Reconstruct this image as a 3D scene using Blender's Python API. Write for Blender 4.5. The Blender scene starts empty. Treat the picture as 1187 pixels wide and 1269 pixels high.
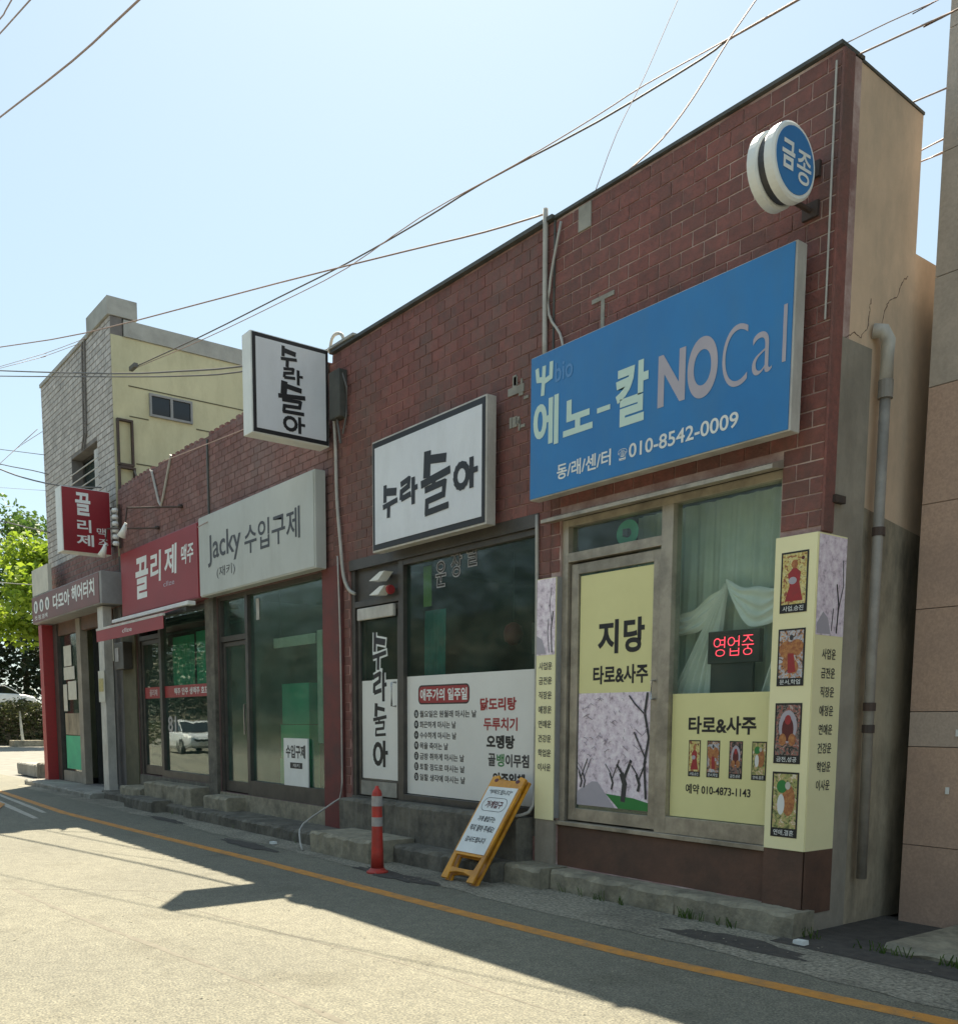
import bpy, math, random
from mathutils import Vector, Matrix
random.seed(7)
S = bpy.context.scene
COL = S.collection

# ------------------------------------------------------------------ camera
cam_data = bpy.data.cameras.new('camera')
cam = bpy.data.objects.new('camera', cam_data); COL.objects.link(cam)
RX = ((0.61026901, 0.09581917, -0.78637804),
      (0.79217185, -0.06634739, 0.60668095),
      (0.00595754, -0.99318513, -0.11639501))
M = Matrix(((RX[0][0], -RX[0][1], -RX[0][2], 0.0),
            (RX[1][0], -RX[1][1], -RX[1][2], 0.0),
            (RX[2][0], -RX[2][1], -RX[2][2], 1.5),
            (0, 0, 0, 1)))
cam.matrix_world = M
cam_data.sensor_fit = 'HORIZONTAL'
cam_data.sensor_width = 36.0
cam_data.lens = 36.0 * 1190.0 / 1187.0
cam_data.shift_y = 400.5 / 1187.0
cam_data.clip_end = 2000
cam_data.clip_start = 0.05
S.camera = cam

# ------------------------------------------------------------------ light
SUN_DIR = Vector((0.558, -0.39, -1.0)).normalized()      # way the light travels
elev = math.asin(-SUN_DIR.z)
w = bpy.data.worlds.new('World'); S.world = w; w.use_nodes = True
nt = w.node_tree; nt.nodes.clear()
sky = nt.nodes.new('ShaderNodeTexSky'); sky.sky_type = 'NISHITA'; sky.sun_disc = False
sky.sun_elevation = elev
sky.sun_rotation = math.atan2(-SUN_DIR.x, -SUN_DIR.y)
sky.air_density = 1.0; sky.dust_density = 0.8; sky.ozone_density = 1.0
bg = nt.nodes.new('ShaderNodeBackground'); bg.inputs['Strength'].default_value = 0.0685
wo = nt.nodes.new('ShaderNodeOutputWorld')
tint = nt.nodes.new('ShaderNodeMix'); tint.data_type = 'RGBA'; tint.blend_type = 'MULTIPLY'; tint.inputs[0].default_value = 1.0
tint.inputs[7].default_value = (0.96, 1.0, 0.93, 1.0)
nt.links.new(sky.outputs[0], tint.inputs[6]); hazy = nt.nodes.new('ShaderNodeMix'); hazy.data_type = 'RGBA'; hazy.inputs[0].default_value = 0.58   # thin even haze over the clear sky
hazy.inputs[7].default_value = (3.35, 4.2, 4.6, 1.0)
nt.links.new(tint.outputs[2], hazy.inputs[6]); nt.links.new(hazy.outputs[2], bg.inputs[0]); nt.links.new(bg.outputs[0], wo.inputs[0])
sd = bpy.data.lights.new('sun', 'SUN'); sd.energy = 4.4; sd.angle = math.radians(0.5)
sd.color = (1.0, 0.89, 0.70)
so = bpy.data.objects.new('sun', sd); COL.objects.link(so)
so.rotation_euler = SUN_DIR.to_track_quat('-Z', 'Y').to_euler()
so.location = (0, 0, 30)
S.view_settings.view_transform = 'Standard'
S.view_settings.look = 'None'
S.view_settings.gamma = 1.0
S.view_settings.exposure = 1.56
S.view_settings.use_curve_mapping = False
S.cycles.max_bounces = 8
S.cycles.transparent_max_bounces = 12

# ------------------------------------------------------------------ materials
def c4(c): return (c[0], c[1], c[2], 1.0)
MATS = {}
def mat(name, c1, c2=None, scale=4.0, rough=0.8, bump=0.0, bscale=40.0, metal=0.0, stain=None, sscale=0.7,
        samt=0.5, streak=False, rnd=0.0, spec=0.5, detail=6.0, emit=None, estr=0.0, coat=0.0):
    if name in MATS: return MATS[name]
    m = bpy.data.materials.new(name); m.use_nodes = True; MATS[name] = m
    t = m.node_tree; N = t.nodes; L = t.links
    b = N['Principled BSDF']
    b.inputs['Roughness'].default_value = rough
    b.inputs['Metallic'].default_value = metal
    b.inputs['Specular IOR Level'].default_value = spec
    b.inputs['Coat Weight'].default_value = coat
    geo = N.new('ShaderNodeNewGeometry')
    vec = geo.outputs['Position']
    if c2 is None: c2 = tuple(x * 0.86 for x in c1)
    n1 = N.new('ShaderNodeTexNoise'); n1.inputs['Scale'].default_value = scale; n1.inputs['Detail'].default_value = detail
    n1.inputs['Roughness'].default_value = 0.65
    L.new(vec, n1.inputs['Vector'])
    r1 = N.new('ShaderNodeValToRGB'); r1.color_ramp.elements[0].position = 0.35; r1.color_ramp.elements[1].position = 0.65
    r1.color_ramp.elements[0].color = c4(c1); r1.color_ramp.elements[1].color = c4(c2)
    L.new(n1.outputs['Fac'], r1.inputs[0])
    out = r1.outputs[0]
    if stain is not None:
        n2 = N.new('ShaderNodeTexNoise'); n2.inputs['Scale'].default_value = sscale; n2.inputs['Detail'].default_value = 8
        n2.inputs['Roughness'].default_value = 0.7
        if streak:
            mp = N.new('ShaderNodeMapping'); mp.inputs['Scale'].default_value = (2.2, 2.2, 0.8)
            L.new(vec, mp.inputs['Vector']); L.new(mp.outputs[0], n2.inputs['Vector'])
        else: L.new(vec, n2.inputs['Vector'])
        r2 = N.new('ShaderNodeValToRGB'); r2.color_ramp.elements[0].position = 0.45; r2.color_ramp.elements[1].position = 0.68
        r2.color_ramp.elements[0].color = (0, 0, 0, 1); r2.color_ramp.elements[1].color = (samt, samt, samt, 1)
        L.new(n2.outputs['Fac'], r2.inputs[0])
        mx = N.new('ShaderNodeMix'); mx.data_type = 'RGBA'
        L.new(r2.outputs[0], mx.inputs[0]); L.new(out, mx.inputs[6]); mx.inputs[7].default_value = c4(stain)
        out = mx.outputs[2]
    if rnd > 0:
        hs = N.new('ShaderNodeHueSaturation')
        mr = N.new('ShaderNodeMapRange'); mr.inputs[3].default_value = 1 - rnd; mr.inputs[4].default_value = 1 + rnd
        L.new(geo.outputs['Random Per Island'], mr.inputs[0])
        oi = N.new('ShaderNodeObjectInfo'); ad = N.new('ShaderNodeMath'); ad.operation = 'ADD'
        fr = N.new('ShaderNodeMath'); fr.operation = 'FRACT'
        L.new(geo.outputs['Random Per Island'], ad.inputs[0]); L.new(oi.outputs['Random'], ad.inputs[1])
        L.new(ad.outputs[0], fr.inputs[0]); L.new(fr.outputs[0], mr.inputs[0])
        L.new(mr.outputs[0], hs.inputs['Value']); L.new(out, hs.inputs['Color']); out = hs.outputs[0]
    L.new(out, b.inputs['Base Color'])
    if bump > 0:
        n3 = N.new('ShaderNodeTexNoise'); n3.inputs['Scale'].default_value = bscale; n3.inputs['Detail'].default_value = 5
        L.new(vec, n3.inputs['Vector'])
        bp = N.new('ShaderNodeBump'); bp.inputs['Strength'].default_value = bump; bp.inputs['Distance'].default_value = 0.01
        L.new(n3.outputs['Fac'], bp.inputs['Height']); L.new(bp.outputs[0], b.inputs['Normal'])
    if emit:
        b.inputs['Emission Color'].default_value = c4(emit); b.inputs['Emission Strength'].default_value = estr
    return m

def glass_mat(name, tint, rough=0.07, dirt=0.06):
    m = bpy.data.materials.new(name); m.use_nodes = True; MATS[name] = m
    t = m.node_tree; N = t.nodes; L = t.links; N.clear()
    o = N.new('ShaderNodeOutputMaterial'); mx = N.new('ShaderNodeMixShader')
    tr = N.new('ShaderNodeBsdfTransparent'); tr.inputs[0].default_value = c4(tint)
    gl = N.new('ShaderNodeBsdfGlossy'); gl.inputs['Roughness'].default_value = rough; gl.inputs[0].default_value = (1, 1, 1, 1)
    fr = N.new('ShaderNodeFresnel'); g = N.new('ShaderNodeNewGeometry')
    mr = N.new('ShaderNodeMapRange'); mr.inputs[3].default_value = 1.5; mr.inputs[4].default_value = 1/1.5
    L.new(g.outputs['Backfacing'], mr.inputs[0]); L.new(mr.outputs[0], fr.inputs[0])
    n = N.new('ShaderNodeTexNoise'); n.inputs['Scale'].default_value = 1.6; L.new(g.outputs['Position'], n.inputs['Vector'])
    bp = N.new('ShaderNodeBump'); bp.inputs['Strength'].default_value = 0.05; bp.inputs['Distance'].default_value = 0.03
    L.new(n.outputs['Fac'], bp.inputs['Height']); L.new(bp.outputs[0], gl.inputs['Normal'])
    L.new(fr.outputs[0], mx.inputs[0]); L.new(tr.outputs[0], mx.inputs[1]); L.new(gl.outputs[0], mx.inputs[2])
    df = N.new('ShaderNodeBsdfDiffuse'); df.inputs[0].default_value = (0.20, 0.33, 0.28, 1)
    dn = N.new('ShaderNodeTexNoise'); dn.inputs['Scale'].default_value = 2.5; dn.inputs['Detail'].default_value = 8; L.new(g.outputs['Position'], dn.inputs['Vector'])
    dr = N.new('ShaderNodeMapRange'); dr.inputs[1].default_value = .35; dr.inputs[2].default_value = .7; dr.inputs[3].default_value = dirt*.5; dr.inputs[4].default_value = dirt*1.5; L.new(dn.outputs[0], dr.inputs[0])
    m2 = N.new('ShaderNodeMixShader'); L.new(dr.outputs[0], m2.inputs[0]); L.new(mx.outputs[0], m2.inputs[1]); L.new(df.outputs[0], m2.inputs[2])
    L.new(m2.outputs[0], o.inputs[0]); return m

def leaf_mat(name, c1, c2, trans=0.35):
    m = bpy.data.materials.new(name); m.use_nodes = True; MATS[name] = m
    t = m.node_tree; N = t.nodes; L = t.links; N.clear()
    o = N.new('ShaderNodeOutputMaterial'); mx = N.new('ShaderNodeMixShader'); mx.inputs[0].default_value = trans
    d = N.new('ShaderNodeBsdfPrincipled'); d.inputs['Roughness'].default_value = 0.55
    tl = N.new('ShaderNodeBsdfTranslucent')
    g = N.new('ShaderNodeNewGeometry'); r = N.new('ShaderNodeValToRGB')
    r.color_ramp.elements[0].color = c4(c1); r.color_ramp.elements[1].color = c4(c2)
    L.new(g.outputs['Random Per Island'], r.inputs[0]); L.new(r.outputs[0], d.inputs[0]); L.new(r.outputs[0], tl.inputs[0])
    L.new(d.outputs[0], mx.inputs[1]); L.new(tl.outputs[0], mx.inputs[2]); L.new(mx.outputs[0], o.inputs[0]); return m

M_brick = mat('red_brick', (0.25, 0.092, 0.075), (0.17, 0.070, 0.059), 13, 0.75, 0.8, 60, stain=(0.10, 0.07, 0.06), sscale=1.3, samt=0.75, rnd=0.12, streak=True)
M_brickB = mat('red_brick_sooty', (0.23, 0.087, 0.073), (0.16, 0.069, 0.060), 12, 0.78, 0.5, 60, stain=(0.13, 0.100, 0.088), sscale=0.7, samt=0.85, rnd=0.14, streak=True)
M_brickC = mat('red_brick_faded', (0.23, 0.11, 0.095), (0.17, 0.086, 0.076), 4, 0.8, 0.5, 60, stain=(0.24, 0.18, 0.17), sscale=0.8, samt=0.6, rnd=0.14)
M_mortar = mat('pale_mortar', (0.62, 0.50, 0.46), (0.34, 0.20, 0.18), 2.2, 0.9, 0.4, 80, stain=(0.20, 0.09, 0.08), sscale=1.9, samt=0.85)
M_mortarB = mat('painted_mortar', (0.17, 0.08, 0.07), (0.44, 0.27, 0.24), 2.5, 0.9, 0.4, 80)
M_mortarC = mat('grey_mortar', (0.13, 0.075, 0.07), (0.22, 0.14, 0.13), 2.5, 0.9, 0.4, 80)
M_gbrick = mat('grey_painted_brick', (0.56, 0.53, 0.50), (0.44, 0.42, 0.40), 6, 0.8, 0.4, 60, stain=(0.30, 0.28, 0.26), sscale=1.2, samt=0.6, rnd=0.12, streak=True)
M_gmortar = mat('grey_joint', (0.22, 0.205, 0.195), (0.15, 0.14, 0.135), 3, 0.9)
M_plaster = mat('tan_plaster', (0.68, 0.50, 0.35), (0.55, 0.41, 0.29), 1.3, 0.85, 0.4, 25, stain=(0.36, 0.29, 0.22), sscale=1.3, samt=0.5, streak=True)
M_lowplaster = mat('dark_plaster', (0.46, 0.38, 0.27), (0.36, 0.30, 0.21), 2.5, 0.9, 0.4, 25, stain=(0.08, 0.075, 0.06), sscale=1.0, samt=0.8, streak=True)
M_pier = mat('grey_concrete_pier', (0.36, 0.32, 0.26), (0.27, 0.24, 0.195), 3, 0.85, 0.4, 30, stain=(0.16, 0.14, 0.115), sscale=0.9, samt=0.6, streak=True)
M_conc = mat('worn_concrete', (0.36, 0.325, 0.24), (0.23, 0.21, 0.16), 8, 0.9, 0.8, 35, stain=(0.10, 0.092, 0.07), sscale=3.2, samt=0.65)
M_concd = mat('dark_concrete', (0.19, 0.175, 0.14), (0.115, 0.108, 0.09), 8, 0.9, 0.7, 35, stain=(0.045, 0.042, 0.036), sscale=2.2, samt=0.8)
M_concl = mat('pale_concrete', (0.36, 0.35, 0.31), (0.26, 0.25, 0.22), 4, 0.9, 0.6, 35, stain=(0.14, 0.13, 0.11), sscale=1.2, samt=0.6)
M_yelwall = mat('yellow_render', (0.60, 0.565, 0.37), (0.53, 0.50, 0.33), 1.2, 0.85, 0.4, 20, stain=(0.36, 0.33, 0.2), sscale=1.4, samt=0.4, streak=True)
M_coping = mat('coping_cement', (0.42, 0.42, 0.39), (0.30, 0.30, 0.28), 2, 0.85, 0.3, 30)
M_dark = mat('dark_flashing', (0.05, 0.055, 0.05), (0.09, 0.09, 0.08), 5, 0.6)
M_alu = mat('aluminium_frame', (0.46, 0.41, 0.33), (0.36, 0.32, 0.26), 4, 0.45, metal=0.4, stain=(0.13, 0.12, 0.1), sscale=2, samt=0.6)
M_aludk = mat('bronze_frame', (0.10, 0.09, 0.08), (0.065, 0.06, 0.055), 4, 0.45, metal=0.3)
M_brown = mat('brown_panel', (0.15, 0.078, 0.052), (0.10, 0.056, 0.04), 3, 0.7, 0.3, 30, stain=(0.05, 0.04, 0.03), sscale=2, samt=0.6)
M_grey = mat('grey_paint', (0.30, 0.30, 0.30), (0.22, 0.22, 0.22), 3, 0.6)
M_redpaint = mat('dark_red_paint', (0.17, 0.04, 0.035), (0.12, 0.035, 0.03), 3, 0.7, 0.2, 30, stain=(0.07, 0.04, 0.04), sscale=1.5, samt=0.6)
M_white = mat('white_panel', (0.74, 0.76, 0.79), (0.68, 0.70, 0.74), 0.8, 0.35, stain=(0.55, 0.56, 0.57), sscale=1.6, samt=0.35, streak=True)
M_whitetrim = mat('white_trim', (0.60, 0.58, 0.53), (0.45, 0.43, 0.40), 3, 0.5, stain=(0.25, 0.24, 0.2), sscale=2, samt=0.5, streak=True)
M_cream = mat('cream_sign', (0.50, 0.52, 0.49), (0.44, 0.46, 0.43), 0.7, 0.5, stain=(0.33, 0.33, 0.29), sscale=0.9, samt=0.4, streak=True)
M_blue = mat('blue_sign', (0.020, 0.20, 0.50), (0.018, 0.165, 0.43), 0.9, 0.38, stain=(0.05, 0.19, 0.38), sscale=1.8, samt=0.4, streak=True)
M_red = mat('red_sign', (0.30, 0.018, 0.024), (0.25, 0.016, 0.02), 0.9, 0.5)
M_redb = mat('red_projecting', (0.26, 0.012, 0.022), (0.2, 0.01, 0.018), 1, 0.35)
M_salon = mat('salon_sign', (0.20, 0.06, 0.05), (0.12, 0.055, 0.045), 0.4, 0.5)
M_black = mat('black_print', (0.016, 0.016, 0.018), (0.012, 0.012, 0.014), 3, 0.5)
M_dkgrey = mat('charcoal_print', (0.045, 0.045, 0.05), None, 3, 0.5)
M_wprint = mat('white_print', (0.78, 0.80, 0.78), (0.7, 0.72, 0.7), 3, 0.5)
M_mint = mat('mint_print', (0.58, 0.74, 0.66), (0.52, 0.68, 0.62), 2, 0.5)
M_pink = mat('faded_print', (0.46, 0.42, 0.47), (0.40, 0.37, 0.43), 2, 0.5)
M_lblue = mat('light_blue_print', (0.10, 0.28, 0.58), None, 2, 0.5)
M_film = mat('yellow_film', (0.80, 0.76, 0.38), (0.74, 0.70, 0.34), 1.2, 0.4)
M_film2 = mat('pale_yellow_film', (0.90, 0.85, 0.52), (0.85, 0.79, 0.47), 1.2, 0.4)
M_wfilm = mat('white_film', (0.77, 0.77, 0.74), (0.70, 0.70, 0.67), 0.8, 0.4)
M_redprint = mat('red_print', (0.38, 0.03, 0.035), (0.28, 0.035, 0.035), 30, 0.5)
M_maroon = mat('maroon_print', (0.12, 0.02, 0.02), None, 3, 0.5)
M_green = mat('green_print', (0.03, 0.22, 0.05), None, 3, 0.5)
M_twig = mat('twig_print', (0.30, 0.24, 0.28), None, 3, 0.5)
M_orange = mat('orange_print', (0.52, 0.24, 0.08), (0.30, 0.09, 0.04), 45, 0.5)
M_ylprint = mat('gold_print', (0.55, 0.45, 0.14), (0.25, 0.22, 0.10), 50, 0.5)
M_led = mat('led_dots', (0.3, 0.01, 0.02), None, 3, 0.5, emit=(1.0, 0.06, 0.10), estr=0.9)
M_cable = mat('cable_sheath', (0.13, 0.125, 0.12), None, 3, 0.6)
M_cablep = mat('copper_wire', (0.40, 0.29, 0.25), None, 3, 0.6)
M_cablew = mat('white_cable', (0.50, 0.48, 0.44), (0.36, 0.35, 0.32), 5, 0.6)
M_pipe = mat('pvc_pipe', (0.34, 0.31, 0.27), (0.25, 0.23, 0.20), 4, 0.5, stain=(0.12, 0.11, 0.1), sscale=3, samt=0.5)
M_orangeplas = mat('orange_red_plastic', (0.58, 0.045, 0.03), (0.42, 0.035, 0.025), 6, 0.5, stain=(0.12, 0.04, 0.03), sscale=5, samt=0.5)
M_reflect = mat('reflective_band', (0.42, 0.40, 0.40), (0.30, 0.29, 0.29), 9, 0.35)
M_yelplas = mat('yellow_plastic', (0.72, 0.33, 0.02), (0.60, 0.26, 0.015), 5, 0.45, 0.2, 30, stain=(0.25, 0.1, 0.03), sscale=5, samt=0.4)
M_iron = mat('rusty_iron', (0.05, 0.04, 0.035), (0.08, 0.05, 0.04), 6, 0.7)
M_int = mat('interior_wall', (0.13, 0.14, 0.13), (0.09, 0.10, 0.095), 1.5, 0.9)
M_intd = mat('interior_dark', (0.05, 0.052, 0.05), (0.03, 0.032, 0.03), 2, 0.9)
M_curtain = mat('sheer_curtain', (0.62, 0.70, 0.60), (0.48, 0.56, 0.47), 3, 0.9)
M_curtainw = mat('white_sheer', (0.92, 0.95, 0.90), (0.72, 0.78, 0.72), 3, 0.9)
M_gcurtain = mat('green_curtain', (0.06, 0.42, 0.25), (0.05, 0.33, 0.2), 3, 0.8)
M_gbox = mat('green_board', (0.09, 0.52, 0.28), (0.08, 0.42, 0.24), 3, 0.7)
M_lgreen = mat('lime_cloth', (0.35, 0.55, 0.10), (0.25, 0.42, 0.08), 5, 0.8)
M_teal = mat('teal_cloth', (0.05, 0.35, 0.30), (0.04, 0.25, 0.22), 8, 0.8)
M_brownd = mat('dark_door', (0.035, 0.028, 0.026), (0.022, 0.02, 0.019), 3, 0.5)
M_paper = mat('paper', (0.62, 0.60, 0.52), (0.5, 0.49, 0.42), 4, 0.7)
M_olive = mat('olive_render', (0.13, 0.12, 0.075), (0.09, 0.085, 0.055), 3, 0.85)
M_carwhite = mat('white_car_paint', (0.78, 0.79, 0.80), (0.76, 0.77, 0.78), 1, 0.25, coat=0.8)
M_carglass = mat('car_glass', (0.015, 0.018, 0.02), None, 1, 0.08)
M_tyre = mat('tyre_rubber', (0.02, 0.02, 0.02), None, 5, 0.85)
M_chrome = mat('bright_metal', (0.6, 0.6, 0.6), None, 5, 0.25, metal=0.9)
M_bark = mat('bark', (0.12, 0.09, 0.06), (0.07, 0.055, 0.04), 8, 0.9, 0.6, 20)
M_granite = mat('granite', (0.52, 0.36, 0.27), (0.42, 0.29, 0.22), 60, 0.55, 0.15, 120, stain=(0.26, 0.19, 0.16), sscale=0.9, samt=0.5, rnd=0.04, detail=2)
M_granitel = mat('granite_band', (0.50, 0.40, 0.33), (0.40, 0.32, 0.265), 60, 0.55, 0.15, 120)
M_granup = mat('upper_granite', (0.50, 0.43, 0.36), (0.42, 0.36, 0.30), 40, 0.7, 0.2, 100, stain=(0.22, 0.2, 0.17), sscale=1.0, samt=0.5)
M_yline = mat('yellow_line_paint', (0.66, 0.30, 0.055), (0.54, 0.24, 0.05), 8, 0.7, 0.8, 90, stain=(0.22, 0.17, 0.11), sscale=7, samt=0.7)
M_wline = mat('white_line_paint', (0.50, 0.47, 0.40), (0.36, 0.34, 0.29), 7, 0.8, 0.5, 90)
M_crack = mat('crack_sealant', (0.135, 0.125, 0.098), (0.19, 0.175, 0.14), 9, 0.9)
M_patch = mat('patched_tar', (0.055, 0.05, 0.045), (0.09, 0.08, 0.07), 9, 0.95, 0.9, 60)
G = glass_mat('shop_glass', (0.80, 0.92, 0.87), .07, .09)
GP = glass_mat('pub_glass', (0.80, 0.92, 0.87), .015, .05)
GD = glass_mat('dark_shop_glass', (0.70, 0.78, 0.76), .06, .05)
GC = glass_mat('clear_glass', (0.93, 0.97, 0.95))
L_lime = leaf_mat('lime_leaves', (0.16, 0.26, 0.02), (0.34, 0.44, 0.04), 0.5)
L_green = leaf_mat('green_leaves', (0.05, 0.11, 0.02), (0.12, 0.20, 0.035), 0.4)
L_dark = leaf_mat('dark_leaves', (0.012, 0.025, 0.010), (0.035, 0.055, 0.018), 0.2)
L_hedge = leaf_mat('hedge_leaves', (0.03, 0.04, 0.015), (0.09, 0.10, 0.03), 0.3)

def asphalt():
    m = bpy.data.materials.new('asphalt'); m.use_nodes = True; t = m.node_tree; N = t.nodes; L = t.links; b = N['Principled BSDF']
    b.inputs['Roughness'].default_value = 0.88
    g = N.new('ShaderNodeNewGeometry')
    def noise(sc, det=4):
        n = N.new('ShaderNodeTexNoise'); n.inputs['Scale'].default_value = sc; n.inputs['Detail'].default_value = det; L.new(g.outputs['Position'], n.inputs['Vector']); return n
    n1 = noise(75, 3); n2 = noise(0.45, 8); n3 = noise(9, 5)
    r = N.new('ShaderNodeValToRGB'); r.color_ramp.elements[0].position = 0.3; r.color_ramp.elements[1].position = 0.7
    r.color_ramp.elements[0].color = (0.105, 0.112, 0.098, 1); r.color_ramp.elements[1].color = (0.262, 0.250, 0.198, 1)
    L.new(n1.outputs[0], r.inputs[0])
    mx = N.new('ShaderNodeMix'); mx.data_type = 'RGBA'; mx.blend_type = 'MULTIPLY'; mx.inputs[0].default_value = 1.0
    r2 = N.new('ShaderNodeValToRGB'); r2.color_ramp.elements[0].position = 0.3; r2.color_ramp.elements[1].position = 0.7
    r2.color_ramp.elements[0].color = (0.86, 0.86, 0.86, 1); r2.color_ramp.elements[1].color = (1.06, 1.05, 1.02, 1)
    L.new(n2.outputs[0], r2.inputs[0]); L.new(r.outputs[0], mx.inputs[6]); L.new(r2.outputs[0], mx.inputs[7])
    mx2 = N.new('ShaderNodeMix'); mx2.data_type = 'RGBA'; mx2.blend_type = 'MULTIPLY'; mx2.inputs[0].default_value = 1.0
    r3 = N.new('ShaderNodeValToRGB'); r3.color_ramp.elements[0].position = 0.3; r3.color_ramp.elements[1].position = 0.62
    r3.color_ramp.elements[0].color = (0.85, 0.85, 0.85, 1); r3.color_ramp.elements[1].color = (1.04, 1.04, 1.04, 1)
    L.new(n3.outputs[0], r3.inputs[0]); L.new(mx.outputs[2], mx2.inputs[6]); L.new(r3.outputs[0], mx2.inputs[7])
    n5 = noise(1.7, 9); r5 = N.new('ShaderNodeValToRGB'); r5.color_ramp.elements[0].position = 0.56; r5.color_ramp.elements[1].position = 0.74
    r5.color_ramp.elements[0].color = (1, 1, 1, 1); r5.color_ramp.elements[1].color = (0.80, 0.79, 0.77, 1)
    mx5 = N.new('ShaderNodeMix'); mx5.data_type = 'RGBA'; mx5.blend_type = 'MULTIPLY'; mx5.inputs[0].default_value = 1.0
    L.new(n5.outputs[0], r5.inputs[0]); L.new(mx2.outputs[2], mx5.inputs[6]); L.new(r5.outputs[0], mx5.inputs[7])
    vo = N.new('ShaderNodeTexVoronoi'); vo.inputs['Scale'].default_value = 110; L.new(g.outputs['Position'], vo.inputs['Vector'])
    r6 = N.new('ShaderNodeValToRGB'); r6.color_ramp.elements[0].position = 0.0; r6.color_ramp.elements[1].position = 1.0
    r6.color_ramp.elements[0].color = (0.72, 0.72, 0.72, 1); r6.color_ramp.elements[1].color = (1.3, 1.27, 1.2, 1)
    sp_ = N.new('ShaderNodeSeparateColor'); L.new(vo.outputs['Color'], sp_.inputs[0]); L.new(sp_.outputs[0], r6.inputs[0])
    mx6 = N.new('ShaderNodeMix'); mx6.data_type = 'RGBA'; mx6.blend_type = 'MULTIPLY'; mx6.inputs[0].default_value = 1.0
    L.new(mx5.outputs[2], mx6.inputs[6]); L.new(r6.outputs[0], mx6.inputs[7])
    L.new(mx6.outputs[2], b.inputs['Base Color'])
    bp = N.new('ShaderNodeBump'); bp.inputs['Strength'].default_value = 0.8; bp.inputs['Distance'].default_value = 0.008
    L.new(n1.outputs[0], bp.inputs['Height']); L.new(bp.outputs[0], b.inputs['Normal'])
    return m
M_asphalt = asphalt()
M_gutter = mat('rough_gutter_concrete', (0.42, 0.39, 0.31), (0.12, 0.112, 0.09), 38, 0.95, 1.0, 70, stain=(0.05, 0.048, 0.04), sscale=1.1, samt=0.6)
M_lot = mat('side_street_paving', (0.24, 0.23, 0.2), (0.17, 0.165, 0.145), 2, 0.9, 0.5, 40)
def blossom():
    m = bpy.data.materials.new('blossom_print'); m.use_nodes = True; t = m.node_tree; N = t.nodes; L = t.links; b = N['Principled BSDF']
    b.inputs['Roughness'].default_value = 0.4
    g = N.new('ShaderNodeNewGeometry')
    n = N.new('ShaderNodeTexNoise'); n.inputs['Scale'].default_value = 15; n.inputs['Detail'].default_value = 10; n.inputs['Roughness'].default_value = 0.72
    L.new(g.outputs['Position'], n.inputs['Vector'])
    r = N.new('ShaderNodeValToRGB'); e = r.color_ramp.elements
    e[0].position = 0.28; e[0].color = (0.13, 0.10, 0.12, 1); e[1].position = 0.60; e[1].color = (0.93, 0.84, 0.91, 1)
    k = e.new(0.36); k.color = (0.40, 0.33, 0.39, 1); k = e.new(0.45); k.color = (0.72, 0.60, 0.70, 1)
    L.new(n.outputs[0], r.inputs[0]); L.new(r.outputs[0], b.inputs['Base Color']); return m
M_blossom = blossom()

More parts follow.
